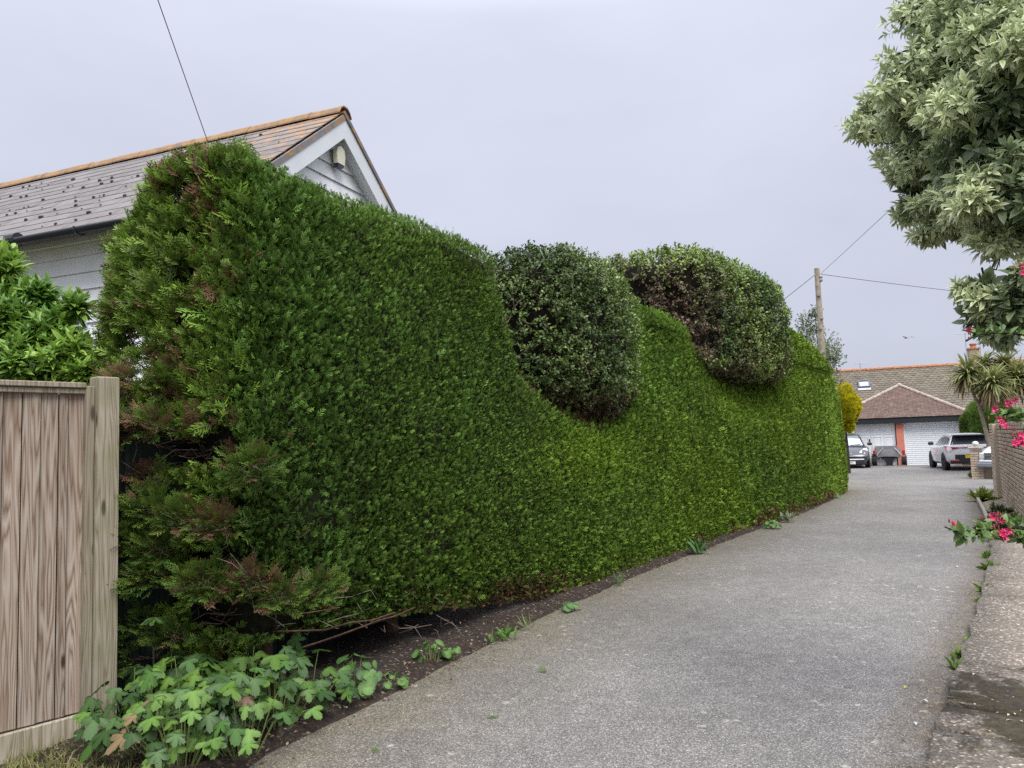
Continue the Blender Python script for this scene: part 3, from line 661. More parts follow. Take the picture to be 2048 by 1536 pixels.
def conifer_cols(P, s, n_, rng, rag):
    """colour of each spray (base, tip): blue-green near, yellower along the run, dead brown in patches"""
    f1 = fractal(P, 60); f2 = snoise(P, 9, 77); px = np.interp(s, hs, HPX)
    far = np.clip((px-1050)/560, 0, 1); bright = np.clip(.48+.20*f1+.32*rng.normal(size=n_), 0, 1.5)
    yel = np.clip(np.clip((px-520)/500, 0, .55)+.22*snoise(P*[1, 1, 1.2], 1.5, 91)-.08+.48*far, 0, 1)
    yel_patch = np.exp(-((px-1165)/120)**2-((P[:, 2]-1.42)/.38)**2); yel = np.clip(yel+.7*yel_patch, 0, 1.3); bright = bright+.25*yel_patch  # patch of yellower, brighter foliage below the rounded shrub
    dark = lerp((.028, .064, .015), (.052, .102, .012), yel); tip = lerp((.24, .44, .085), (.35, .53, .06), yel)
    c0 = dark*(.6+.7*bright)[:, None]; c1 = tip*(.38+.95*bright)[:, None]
    # vertical growth streaks far along the hedge
    st = np.sin(s*11+1.3*np.sin(s*4.1))*np.sin(s*27.0+.8*snoise(P, 1.0, 3)); k = (1+.30*far*st)[:, None]; c0 = c0*k; c1 = c1*k
    z = P[:, 2]; zb = np.interp(s, bs, bz)
    # rust-brown dead foliage: bottom edge, ragged end
    pb = np.clip(1.25-(z-zb)/(.13+.05*f2), 0, 1)*np.clip(.5+.8*snoise(P*[1, 1, 0], 3.1, 12), 0, 1)*np.clip((px-640)/300, .25, 1)*np.clip(.45+((px-1330)/200), .45, 1.15)
    pb = np.maximum(pb, .85*np.clip(1.3-np.abs(px-1050)/110, 0, 1)*np.clip(1.4-(z-zb)/.20, 0, 1)*np.clip(.7+.8*snoise(P, 7, 13), 0, 1)); pb = np.maximum(pb, .9*np.clip(1.3-np.abs(px-1575)/85, 0, 1)*np.clip(1.5-(z-zb)/.22, 0, 1)*np.clip(.6+.7*snoise(P, 5, 14), 0, 1))
    pr = rag*np.clip(.02+.7*snoise(P, 4.6, 31)+.32*snoise(P, 11, 32), 0, 1)*.75
    T_ = np.interp(s, ts, tz); dip = ((px > 1010) & (px < 1275)); pd = np.where(dip, np.clip(1.1-(T_-z)/.14, 0, 1)*.7, 0)
    wr_ = np.broadcast_to(rag, (n_,))[:, None]; c0 = c0*(1+wr_*np.array([.35, .12, -.15])); c1 = c1*(1+wr_*np.array([.30, .08, -.25]))
    br = np.clip(np.maximum(np.maximum(pb, pr), pd), 0, 1); isb = rng.random(n_) < br
    bc = lerp((.12, .058, .034), (.30, .165, .10), rng.random(n_)); c0[isb] = bc[isb]*.6; c1[isb] = bc[isb]
    return c0, c1
def grow(s, P, N, size, tm, rng, depth, amp, rag, up=.55):
    n_ = len(s); f = fractal(P, 17); jit = rng.uniform(-1, .25, n_)*depth
    off = amp*f+.022*snoise(P, 1.5, 19)+jit+.3*depth*snoise(P, 22, 44)*.6
    z = P[:, 2]
    ax = norm(N*.75+np.array([0, 0, up])+rnd_unit(rng, n_)*.62+np.c_[np.interp(s, hs, HT[:, 0]), np.interp(s, hs, HT[:, 1]), np.zeros(n_)]*(-.18))
    Q = P+N*off[:, None]-ax*size*(.45 if tm is not T_FROND else .75)
    nr = rnd_unit(rng, n_)+N*.8+np.array([0, 0, .5]); sc = size*np.clip(np.exp(rng.normal(size=n_)*.24), .5, 1.8)*(1+.18*snoise(P, 1.6, 81))
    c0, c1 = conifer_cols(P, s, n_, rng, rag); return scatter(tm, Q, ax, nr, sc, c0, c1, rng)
# ranges along the hedge: near ones finer and denser
SX = [float(px2s(p)) for p in (430, 700, 960, 1150, 1300, 1450, 1600)]+[hs[-1]]
conf = [(.05, S_RAG, 3600, .068, T_SMALL), (S_RAG, SX[1], 5200, .053, T_SMALL), (SX[1], SX[2], 6200, .041, T_SMALL), (SX[2], SX[3], 6200, .040, T_TINY), (SX[3], SX[4], 6000, .042, T_TINY), (SX[4], SX[5], 5200, .046, T_TINY), (SX[5], SX[6], 4000, .052, T_TINY), (SX[6], SX[7], 2800, .062, T_TINY)]
for a, b_, d_, sz, tm in conf:
    s, v, P, N = hedge_patch(a, b_, d_, sz, tm, hrng)
    pxs = np.interp(s, hs, HPX); gap = fractal(P, 140)+.4*hrng.normal(size=len(s))
    nearf = np.clip((1000-pxs)/500, 0, 1)
    keep = (in_hole(s, P[:, 2], HOLES) < hrng.random(len(s))*.9) & (gap < .88+.5*(1-nearf)) & ~((v > np.interp(s, ts, tz)-.2) & (hrng.random(len(s)) < .45))
    s, P, N = s[keep], P[keep], N[keep]
    AMP, DEP = (.014, .075) if tm is T_SMALL else (.010, .06)
    k_ = np.clip((820-np.interp(s, hs, HPX))/330, 0, 1)
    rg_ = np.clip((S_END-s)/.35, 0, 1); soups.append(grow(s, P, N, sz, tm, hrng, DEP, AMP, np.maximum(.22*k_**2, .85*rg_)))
# longer unclipped shoots on the near part of the face
s, v, P, N = hedge_patch(S_RAG-.1, SX[1], 420, .13, T_FROND, hrng); k_ = np.clip((720-np.interp(s, hs, HPX))/300, 0, 1)
keep = (hrng.random(len(s)) < k_*(.25+.9*(snoise(P, 3.7, 8) > 0))) & (in_hole(s, P[:, 2], HOLES) < .3); s, P, N, k_ = s[keep], P[keep], N[keep], k_[keep]
soups.append(grow(s, P, N, .105, T_FROND, hrng, .05, .02, .3*k_, .35))
s, v, P, N = hedge_patch(SX[1], SX[7], 26, .1, T_SMALL, hrng); soups.append(grow(s, P+N*.035, N, .075, T_SMALL, hrng, .02, .01, 0.0*s, .6))
# ragged near end: loose fronds in tiers
s, v, P, N = hedge_patch(.05, S_END, 750, .17, T_FROND, hrng)
z = P[:, 2]; keep = (in_hole(s, z, HOLES) < hrng.random(len(s))*.55) & (fractal(P*[1, 1, 1.9], 210) < .72)
s, P, N = s[keep], P[keep], N[keep]
tier = np.sin(P[:, 2]*9.2+3.2*P[:, 0]+1.6*snoise(P, 2.6, 5)); N2 = P+N*((.03*tier+.02*snoise(P, 5, 66))*np.clip((3.0-P[:, 2])/.8, 0, 1))[:, None]
soups.append(grow(s, N2, N, .115, T_FROND, hrng, .13, .035, np.ones(len(s)), .3))
hedge = thing('conifer_hedge', (*HP[len(HP)//2], 0), 'long tall clipped green conifer hedge curving along the left of the road', 'hedge')
V, T, C = join_soups(soups); NTRI = len(T)
print('hedge tris', NTRI)
tag(mkobj('foliage', npmesh('foliage', V, T, np.clip(C, 0, 1)), M_CONIFER, hedge, True), kind='stuff')
# separate clumps that hang out of the ragged end: (pixel x, y, distance, size, brownness)
clumps = [(262, 560, 4.95, .22, .2), (232, 625, 4.85, .19, .55), (300, 610, 4.75, .2, .25), (245, 765, 4.65, .20, 1.0), (330, 760, 4.6, .2, .2), (232, 865, 4.5, .20, .1), (300, 850, 4.5, .22, .95), (500, 930, 4.42, .25, .2),
          (290, 955, 4.6, .16, 1.5), (290, 1015, 4.5, .24, .05), (350, 1035, 4.45, .22, .15), (235, 1075, 4.48, .18, .1), (430, 1050, 4.4, .22, 1.2), (300, 1100, 4.5, .22, .25), (240, 1165, 4.5, .20, .1), (400, 1165, 4.35, .24, .15), (500, 1165, 4.38, .22, 1.2), (290, 1150, 4.5, .22, .25), (560, 1190, 4.4, .2, .5), (250, 1250, 4.55, .19, .05), (330, 1275, 4.55, .18, .05), (255, 1320, 4.55, .16, .05), (640, 1180, 4.6, .2, .3), (225, 1300, 4.55, .15, .05)]
cl = []; tw = MB(); brn = MB()
for (px, py, Y, R, brown) in clumps:
    c0_ = at(px, py, Y); R = R*.82; n_ = int(95*(R/.17)**2); inner_ = np.array([-1.75, 5.35, c0_[2]-.12])
    out = norm(c0_-inner_); d = norm(rnd_unit(hrng, n_)*.8+out*.55+np.array([0, 0, .25])); pos = c0_+d*(R*hrng.uniform(.15, .75, n_)**.7)[:, None]*[1, 1, .6]-out*R*.35
    ax = norm(d+out*.7+np.array([0, 0, .15])); isb = hrng.random(n_) < brown*.5
    w_ = np.clip(hrng.normal(.45, .25, n_), 0, 1); c1 = lerp((.11, .23, .04), (.30, .40, .07), w_); cc0 = lerp((.03, .06, .016), (.08, .115, .02), w_)
    bc = lerp((.14, .07, .042), (.36, .21, .13), hrng.random(n_)); c1[isb] = bc[isb]; cc0[isb] = bc[isb]*.55
    cl.append(scatter(T_FROND, pos, ax, rnd_unit(hrng, n_)*.5+np.array([0, -.3, .8]), .105*hrng.uniform(.6, 1.25, n_), cc0, c1, hrng))
    # woody branch carrying the clump
    st = inner_+hrng.normal(size=3)*[.12, .12, .05]; md_ = (st+c0_)/2+np.array([0, 0, -.05])
    brn.tube([st, md_, c0_-out*R*.2, c0_+out*R*.5], [.012, .009, .006, .003], 5)
    for _ in range(10):
        a = c0_-out*R*hrng.uniform(0, 1.0)+hrng.normal(size=3)*.02; e_ = a+(rnd_unit(hrng, 1)[0]+out*.6)*hrng.uniform(.08, .2); m_ = (a+e_)/2+hrng.normal(size=3)*.02
        tw.tube([a, m_, e_], [.003, .0025, .0012], 3, False)
V, T, C = join_soups(cl); tag(mkobj('ragged_end_foliage', npmesh('ragged_end_foliage', V, T, np.clip(C, 0, 1)), M_CONIFER, hedge, True), kind='stuff')
# bare twigs under the skirt and in the hollows
for _ in range(330):
    px, py = random.choice([(random.uniform(300, 470), random.uniform(860, 960)), (random.uniform(380, 900), random.uniform(1180, 1260)), (random.uniform(250, 480), random.uniform(930, 1200)), (random.uniform(245, 330), random.uniform(640, 740))])
    Y = np.interp(px, HPX[:_mono], HP[:_mono, 1])+random.uniform(.08, .35); a = at(px, py, Y); e_ = a+np.array([random.uniform(-.25, .25), random.uniform(-.1, .1), random.uniform(-.12, .08)])
    m_ = (a+e_)/2+hrng.normal(size=3)*.03; tw.tube([a, m_, e_], [.0035, .003, .0015], 3, False)
tag(tw.build('dead_twigs', M_TWIG, hedge, True), kind='stuff')
# trunks and low limbs
TR = np.array([-1.66, 5.10, 0])
MB().tube([TR+[0, 0, -.05], TR+[0, .0, .5], TR+[-.03, .03, 1.4], TR+[-.05, .05, 2.9]], [.062, .05, .045, .02], 9).build('trunk', M_BARK, hedge, True, True)
for k, (dx, dy, s_) in enumerate(((.62, 1.28, 1), (1.3, 2.5, 1), (2.3, 4.3, 1), (3.5, 6.2, 1), (5.0, 8.4, 1))):
    b0 = TR+[dx, dy, 0]; MB().tube([b0+[0, 0, -.05], b0+[0, 0, .6], b0+[.02, .03, 2.4]], [.06, .05, .02], 7).build('trunk', M_BARK, hedge, True, True)
for pts in ([(525, 1265), (600, 1262), (700, 1245), (790, 1225)], [(590, 1300), (680, 1270), (760, 1240), (830, 1215)], [(520, 1240), (600, 1228), (680, 1215)], [(505, 1225), (430, 1225), (385, 1205)], [(505, 1190), (440, 1165), (400, 1150)], [(510, 1150), (560, 1120), (620, 1060)], [(500, 1100), (430, 1040), (380, 985)], [(500, 960), (430, 935), (370, 905)], [(520, 1285), (470, 1268), (420, 1235)], [(330, 1290), (400, 1295), (440, 1310)]):
    P = [at(x, y, 4.95-.12*i*abs(len(pts)-2)/2+.0004*(x-500)) for i, (x, y) in enumerate(pts)]; P = [q for a, b_ in zip(P[:-1], P[1:]) for q in (a, (a+b_)/2+hrng.normal(size=3)*.018)]+[P[-1]]
    MB().tube(P, np.linspace(.008, .0035, len(P)), 5).build('branch', M_BARK, hedge, True, True)
brn.build('clump_branches', M_BARK, hedge, True)
# dark core closing the hedge, coloured with the shade of the gaps
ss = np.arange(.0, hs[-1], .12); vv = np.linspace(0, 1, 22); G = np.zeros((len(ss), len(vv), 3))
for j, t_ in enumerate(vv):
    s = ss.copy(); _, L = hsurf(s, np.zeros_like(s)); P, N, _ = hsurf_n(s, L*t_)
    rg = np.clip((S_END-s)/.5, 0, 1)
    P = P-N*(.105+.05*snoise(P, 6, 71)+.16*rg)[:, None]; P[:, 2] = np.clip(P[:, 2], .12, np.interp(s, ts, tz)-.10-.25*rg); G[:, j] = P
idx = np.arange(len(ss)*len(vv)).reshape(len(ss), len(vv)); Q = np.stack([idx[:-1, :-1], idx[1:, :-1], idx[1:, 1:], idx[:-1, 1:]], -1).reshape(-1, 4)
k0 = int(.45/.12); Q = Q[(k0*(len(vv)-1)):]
mkobj('interior', npmesh('interior', G.reshape(-1, 3), Q, None, True, 4), M_DARKCORE, hedge, True)

# ================================================================== BROADLEAF SHRUBS GROWING OUT OF THE HEDGE
M_LEAF = leafmat('glossy_leaf', .45, .15, .4); M_SHRUBCORE = plain('shrub_gap_shade', (.014, .011, .008), .95, noise=.5, scale=25, bump=.5, spec=.1)  # shrub core painted near black for the shade between the leaves
M_PALETWIG = plain('pale_twigs', (.22, .18, .13), .85, noise=.3, scale=40, spec=.2)
T_LEAF = [leaf_template(hrng, .62, .15, .2, 1) for _ in range(6)]
def superell(u, c, ax, R, p):
    """points on a superellipsoid in direction u (N,3), with normals"""
    k = (np.abs(u/1.0)**p).sum(1)**(-1/p); loc = u*k[:, None]; n_ = np.sign(loc)*np.abs(loc)**(p-1)/np.array(R)
    A = np.array(ax); return c+(loc*R) @ A, norm(n_ @ A), loc
def boxdirs(rng, n_, R):
    a = np.array([R[1]*R[2], R[0]*R[2], R[0]*R[1]]); f = rng.choice(3, n_, p=a/a.sum()); u = rng.uniform(-1, 1, (n_, 3)); u[np.arange(n_), f] = np.where(rng.random(n_) < .5, 1., -1.); return u
def shrub(name, label, base, c, ax, R, p, nleaf, size, colf, rng, bump_, zcut, trunks, holes=None, twigs=120):
    root = thing(name, base, label, 'shrub'); 
    per = 15; nt = nleaf//per; u = boxdirs(rng, nt, R); P, N, loc = superell(u, c, ax, R, p)
    P = P+N*(bump_*fractal(P, 300)+.03*snoise(P, 14, 301)-rng.random(nt)**2.2*.20+.03)[:, None]
    keep = P[:, 2] > zcut+.05*snoise(P, 5, 9)
    keep &= (fractal(P, 330)+.3*rng.normal(size=nt) < 1.35)
    if holes is not None: keep &= holes(P, loc, rng)
    keep &= (N*norm(CAMP-P)).sum(1) > -.45
    P, N, loc = P[keep], N[keep], loc[keep]; PT, NT_, LT = P, N, loc
    tdir = norm(N*.7+rnd_unit(rng, len(P))*.6+np.array([0, 0, .35])); tint_t = np.repeat(rng.uniform(.72, 1.28, len(P)), per)
    P = np.repeat(P, per, 0); N = np.repeat(N, per, 0); loc = np.repeat(loc, per, 0); TD = np.repeat(tdir, per, 0); n_ = len(P); back = rng.random(n_)
    P = P-TD*(back*size*3.4)[:, None]+rng.normal(size=(n_, 3))*size*.25
    axd = norm(TD*.45+rnd_unit(rng, n_)*.9+N*.2); nr = TD*.7+rnd_unit(rng, n_)*.5+N*.3+np.array([0, 0, .5])
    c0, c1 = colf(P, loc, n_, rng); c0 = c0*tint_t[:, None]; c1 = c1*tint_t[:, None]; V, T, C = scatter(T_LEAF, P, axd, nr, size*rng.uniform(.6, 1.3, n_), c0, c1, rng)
    tag(mkobj('foliage', npmesh('foliage', V, T, np.clip(C, 0, 1)), M_LEAF, root, True), kind='stuff')
    u = rnd_unit(rng, 1); # core body, leaf-gap shade put into its colour
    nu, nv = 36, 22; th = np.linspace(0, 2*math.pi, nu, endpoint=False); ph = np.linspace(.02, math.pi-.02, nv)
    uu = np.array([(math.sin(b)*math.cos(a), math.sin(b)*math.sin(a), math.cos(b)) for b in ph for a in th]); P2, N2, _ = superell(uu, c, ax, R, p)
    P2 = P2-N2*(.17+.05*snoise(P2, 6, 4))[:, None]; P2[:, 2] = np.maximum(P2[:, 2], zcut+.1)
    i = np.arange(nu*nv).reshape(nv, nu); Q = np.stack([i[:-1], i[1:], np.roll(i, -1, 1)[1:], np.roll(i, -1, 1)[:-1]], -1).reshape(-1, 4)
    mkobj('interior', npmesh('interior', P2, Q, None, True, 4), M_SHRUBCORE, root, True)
    tb = MB()
    P, N, loc = PT, NT_, LT; wt = .15+np.clip(-loc[:, 0]-.35, 0, 1)*3; k = rng.choice(len(P), min(twigs, len(P)), replace=False, p=wt/wt.sum())
    for j in k:
        a = P[j]-N[j]*rng.uniform(.05, .2); d = norm(N[j]*.5+rnd_unit(rng, 1)[0]); e_ = a+d*rng.uniform(.10, .20); tb.tube([a, (a+e_)/2+rng.normal(size=3)*.02, e_], [.005, .004, .0018], 4, False)
    tag(tb.build('twigs', M_PALETWIG, root, True), kind='stuff')
    for t_ in trunks: MB().tube(t_, np.linspace(.045, .02, len(t_)), 7).build('trunk', M_BARK, root, True, True)
    return root
def axes_at(s):
    t = np.array([np.interp(s, hs, HT[:, 0]), np.interp(s, hs, HT[:, 1]), 0]); n_ = np.array([np.interp(s, hs, HN[:, 0]), np.interp(s, hs, HN[:, 1]), 0]); p = np.array([np.interp(s, hs, HP[:, 0]), np.interp(s, hs, HP[:, 1]), 0])
    return norm(t), norm(n_), p
s1 = float(px2s(1200)); t1, n1, p1 = axes_at(s1)
def col1(P, loc, n_, rng):
    w_ = np.clip(.45+.35*snoise(P, 4, 1)+.25*rng.normal(size=n_), 0, 1); c1 = lerp((.062, .112, .024), (.27, .36, .10), w_*np.where(rng.random(n_) < .45, 1, .35)); c0 = c1*.62
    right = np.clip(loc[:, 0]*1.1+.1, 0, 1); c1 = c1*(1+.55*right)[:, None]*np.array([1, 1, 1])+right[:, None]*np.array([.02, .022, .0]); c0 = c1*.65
    low = np.clip((2.18-P[:, 2])/.3, 0, 1); isb = rng.random(n_) < low*.8; bc = lerp((.06, .032, .018), (.13, .075, .04), rng.random(n_)); c1[isb] = bc[isb]; c0[isb] = bc[isb]*.6
    return c0, c1
def holes1(P, loc, rng):
    f = fractal(P, 512); return f < np.where(P[:, 2] < 2.75, .55, 1.25)+.15*rng.normal(size=len(P))
c1_ = p1+n1*.50+np.array([0, 0, 2.74])
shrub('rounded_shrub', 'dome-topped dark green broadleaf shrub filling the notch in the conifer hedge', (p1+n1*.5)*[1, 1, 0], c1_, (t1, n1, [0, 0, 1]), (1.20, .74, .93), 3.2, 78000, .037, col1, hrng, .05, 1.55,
      [[p1+n1*.6+[0, 0, -.05], p1+n1*.6+[0, 0, 1.2], p1+n1*.55+t1*.2+[0, 0, 2.4]], [p1+n1*.7-t1*.2+[0, 0, -.05], p1+n1*.6-t1*.3+[0, 0, 1.3], p1+n1*.4-t1*.4+[0, 0, 2.3]]], holes1, 150)
s2 = float(px2s(1508)); t2, n2, p2 = axes_at(s2)
def col2(P, loc, n_, rng):
    w_ = np.clip(.5+.35*snoise(P, 4, 1)+.25*rng.normal(size=n_), 0, 1); c1 = lerp((.06, .112, .022), (.25, .33, .075), w_)
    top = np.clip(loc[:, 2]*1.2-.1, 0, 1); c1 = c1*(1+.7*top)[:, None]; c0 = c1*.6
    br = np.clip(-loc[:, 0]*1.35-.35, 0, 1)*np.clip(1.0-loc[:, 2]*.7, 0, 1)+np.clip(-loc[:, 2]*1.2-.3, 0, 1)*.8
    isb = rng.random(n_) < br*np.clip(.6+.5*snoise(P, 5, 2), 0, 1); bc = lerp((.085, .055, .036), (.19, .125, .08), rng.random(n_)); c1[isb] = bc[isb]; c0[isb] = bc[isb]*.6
    return c0, c1
def holes2(P, loc, rng):
    e_ = np.clip(-loc[:, 0]*1.3-.3, 0, 1); return fractal(P, 612)+.2*rng.normal(size=len(P)) < 1.3-.35*e_
c2_ = p2+n2*.90+t2*(-.1)+np.array([0, 0, 3.52])
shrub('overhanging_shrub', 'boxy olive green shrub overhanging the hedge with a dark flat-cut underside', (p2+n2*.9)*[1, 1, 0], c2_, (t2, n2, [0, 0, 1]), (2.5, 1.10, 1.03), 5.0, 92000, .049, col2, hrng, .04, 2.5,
      [[p2+n2*.8+t2*k_+[0, 0, -.05], p2+n2*.8+t2*k_+[0, 0, 1.5], p2+n2*.9+t2*k_*1.3+[0, 0, 3.4]] for k_ in (-1, 0, .9)], holes2, 800)
# ================================================================== GARAGE AND FAR HOUSE
GD = norm(np.array([.87, -.49, 0])); GB = np.array([.49, .87, 0])         # along the front (left to right), and away from the road
G0 = ground_at(1804.5, 931.5); G0 = np.array([G0[0], G0[1], 0])           # foot of the middle pier
M_PINK = plain('salmon_render', (.56, .20, .14), .85, noise=.08, scale=6, bump=.2)
M_WHITE = plain('white_door_paint', (.82, .84, .85), .4, noise=.03)
M_BLACKB = plain('black_fascia', (.012, .013, .017), .5, noise=.3)
M_METALW = plain('roller_white', (.80, .82, .85), .35, noise=.02)
def tile_roof_mat(name, lo, mid, hi, lich):
    m, n, l, b = mat_new(name); co = n.new('ShaderNodeNewGeometry').outputs['Position']
    a = n.new('ShaderNodeAttribute'); a.attribute_name = 'tint'; s_ = n.new('ShaderNodeSeparateColor'); l.new(a.outputs['Color'], s_.inputs[0])
    c = ramp(n, l, s_.outputs[0], [(0, lo), (.5, mid), (1, hi)])
    c = mixc(n, l, ramp(n, l, noise(n, l, co, 6, 6, .7), [(.55, 0), (.75, .6)]), c, lich)
    l.new(c, b.inputs['Base Color']); b.inputs['Roughness'].default_value = .9; return m
M_BTILE = tile_roof_mat('brown_plain_tile', (.13, .082, .067), (.165, .108, .090), (.205, .14, .118), (.26, .20, .17))
M_GTILE = tile_roof_mat('weathered_tile', (.135, .113, .085), (.165, .14, .107), (.20, .172, .132), (.26, .22, .165))
M_RIDGE2 = plain('ridge_mortar', (.36, .30, .25), .9, noise=.4, scale=9)
M_RIDGE3 = plain('orange_ridge', (.36, .17, .09), .9, noise=.4, scale=9)
def tiled(name, a, b, c, d, tw, th, mat, parent, rng, step=.02, roll=0.0):
    """tiles over the quad a-b (eaves, left to right) to d-c (top), joined as one surface"""
    a, b, c, d = map(V3, (a, b, c, d)); nr = max(2, int(np.linalg.norm((d+c)/2-(a+b)/2)/th)); nrm = norm(np.cross(b-a, (c+d)/2-(a+b)/2))
    V, T, C = [], [], []
    for r in range(nr):
        t0, t1 = r/nr, (r+1.12)/nr; p0, p1 = a+(d-a)*t0, b+(c-b)*t0; q0, q1 = a+(d-a)*min(1, t1), b+(c-b)*min(1, t1); L = np.linalg.norm(p1-p0); k = max(1, int(round(L/tw))); sh = (r % 2)*.5/k
        for i in range(k):
            u0, u1 = max(0, min(1, i/k+sh-.5/k)), min(1, (i+1)/k+sh-.5/k)
            if u1-u0 < .2/k: continue
            e = .015*(u1-u0); j = rng.normal()*.003; base = len(V)
            lo0 = p0+(p1-p0)*(u0+e)+nrm*(step+j); lo1 = p0+(p1-p0)*(u1-e)+nrm*(step+j+rng.normal()*.002); mid_ = (lo0+lo1)/2+nrm*roll
            hi0 = q0+(q1-q0)*(u0+e); hi1 = q0+(q1-q0)*(u1-e); hm = (hi0+hi1)/2+nrm*roll
            V += [lo0, mid_, lo1, hi1, hm, hi0, lo0-nrm*step*1.1, lo1-nrm*step*1.1]
            T += [(base, base+1, base+4), (base, base+4, base+5), (base+1, base+2, base+3), (base+1, base+3, base+4), (base+6, base+1, base), (base+6, base+7, base+1), (base+7, base+2, base+1)]
            s_ = float(np.clip(rng.normal(.5, .28), 0, 1)); C += [(s_, s_, s_)]*8
    o = mkobj(name, npmesh(name, np.array(V), np.array(T), np.array(C)), mat, parent, True); tag(o, kind='stuff'); return o
grng = np.random.default_rng(8)
gar = thing('double_garage', G0, 'hipped brown tiled double garage with salmon pink piers and white doors', 'garage')
def gp_(u, z, d=0): return G0+GD*u+GB*d+FZ*z
DH = 1.92; EZ = 2.16; UL, UR = -2.62, 2.62
for (u, w_) in ((0, .30), (2.45, .30), (-2.45, .30)):
    MB().box(gp_(u, DH/2+.04, .05), (w_, .24, DH+.1), (GD, GB, FZ)).build('pier', M_PINK, gar, True)
MB().box(gp_(0, 1.05, 2.7), (5.2, 4.9, 2.1), (GD, GB, FZ)).build('wall', M_PINK, gar, True)
MB().box(gp_(0, EZ-.13, -.22), (5.55, .05, .26), (GD, GB, FZ)).build('fascia', M_BLACKB, gar, True)
MB().box(gp_(2.75, EZ-.13, 2.5), (.05, 5.4, .22), (GD, GB, FZ)).build('fascia', M_BLACKB, gar, True)
MB().box(gp_(2.66, 1.0, -.08), (.07, .07, 2.0), (GD, GB, FZ)).build('downpipe', M_BLACKB, gar, True)
# hip roof: front triangle and two side slopes
ap = gp_(-.02, 3.72, 2.6); ap2 = gp_(-.02, 3.72, 3.2); fl, fr = gp_(UL-.25, EZ, -.27), gp_(UR+.25, EZ, -.27); bl, br_ = gp_(UL-.25, EZ, 5.6), gp_(UR+.25, EZ, 5.6)
rf = MB().add([fl-FZ*.03, fr-FZ*.03, br_-FZ*.03, bl-FZ*.03, ap-FZ*.03, ap2-FZ*.03], [(0, 1, 4), (1, 2, 5, 4), (2, 3, 5), (3, 0, 4, 5), (3, 2, 1, 0)]).build('roof', M_BLACKB, gar, True)
tiled('front_tiles', fl, fr, ap+GD*.02, ap-GD*.02, .165, .10, M_BTILE, rf, grng, .016)
tiled('side_tiles', fr, br_, ap2, ap, .165, .10, M_BTILE, rf, grng, .016)
tiled('side_tiles', bl, fl, ap, ap2, .165, .10, M_BTILE, rf, grng, .016)
for e0 in (fl, fr):
    for k in range(13):
        a, b_ = e0+(ap-e0)*(k/13), e0+(ap-e0)*((k+.97)/13); MB().tube([a+FZ*.02, b_+FZ*.035], [.085, .075], 8).build('hip_tile', M_RIDGE2, rf, True, True)
MB().lathe(ap+FZ*.0, [(.12, -.02), (.12, .08), (.04, .13)], 10).build('hip_cap', M_RIDGE2, rf, True)
# left: pair of panelled side-hinged doors
c = -1.225; dw = 1.02
for s_ in (-1, 1):
    u0 = c+s_*.515; leaf = MB().box(gp_(u0, DH/2+.01, .10), (1.02, .05, DH-.02), (GD, GB, FZ)).build('door', M_WHITE, gar, True)
    for (du, z0, w_, h_) in ((-.25, 1.62, .36, .36), (.25, 1.62, .36, .36), (-.25, .98, .36, .66), (.25, .98, .36, .66), (-.25, .33, .36, .44), (.25, .33, .36, .44)):
        fm = MB()
        for (a, z_, sx, sz) in ((du, z0+h_/2, w_+.03, .03), (du, z0-h_/2, w_+.03, .03), (du-w_/2, z0, .03, h_-.03), (du+w_/2, z0, .03, h_-.03)): fm.box(gp_(u0+a, z_, .066), (sx, .022, sz), (GD, GB, FZ))
        fm.box(gp_(u0+du, z0, .074), (w_-.12, .03, h_-.12), (GD, GB, FZ), .012); fm.build('panel', M_WHITE, leaf, True)
    if s_ == -1: MB().box(gp_(c-.045, 1.14, .06), (.045, .05, .17), (GD, GB, FZ), .008).build('handle', M_BLACKB, leaf, True)
# right: roller shutter, each slat a piece
c = 1.225; rd = MB()
rd.box(gp_(c, DH-.03, .035), (2.0, .05, .06), (GD, GB, FZ)); rdo = rd.build('roller_door', M_METALW, gar, True)
for s_ in (-1, 1): MB().box(gp_(c+s_*1.045, DH/2, .04), (.07, .06, DH), (GD, GB, FZ)).build('guide', M_METALW, rdo, True)
nsl = 22; sh_ = DH/nsl
sm = MB(); P = []
for x_ in (-1.01, 1.01):
    for k in range(7): t_ = k/6; P.append((x_, -.007*math.sin(math.pi*t_), -sh_/2+.003+(sh_-.006)*t_))
sm.add(P, [(k, k+1, 8+k, 7+k) for k in range(6)]); slat = sm.mesh('slat', True); slat.materials.append(M_METALW)
gm = Matrix(((GD[0], GB[0], 0, 0), (GD[1], GB[1], 0, 0), (0, 0, 1, 0), (0, 0, 0, 1)))
for k in range(nsl): mkobj('slat', slat, None, rdo, True, Matrix.Translation(Vector(gp_(c, sh_*(k+.5), .08))) @ gm)
MB().box(gp_(c, DH/2, .12), (2.1, .03, DH), (GD, GB, FZ)).build('backing', M_BLACKB, rdo, True)

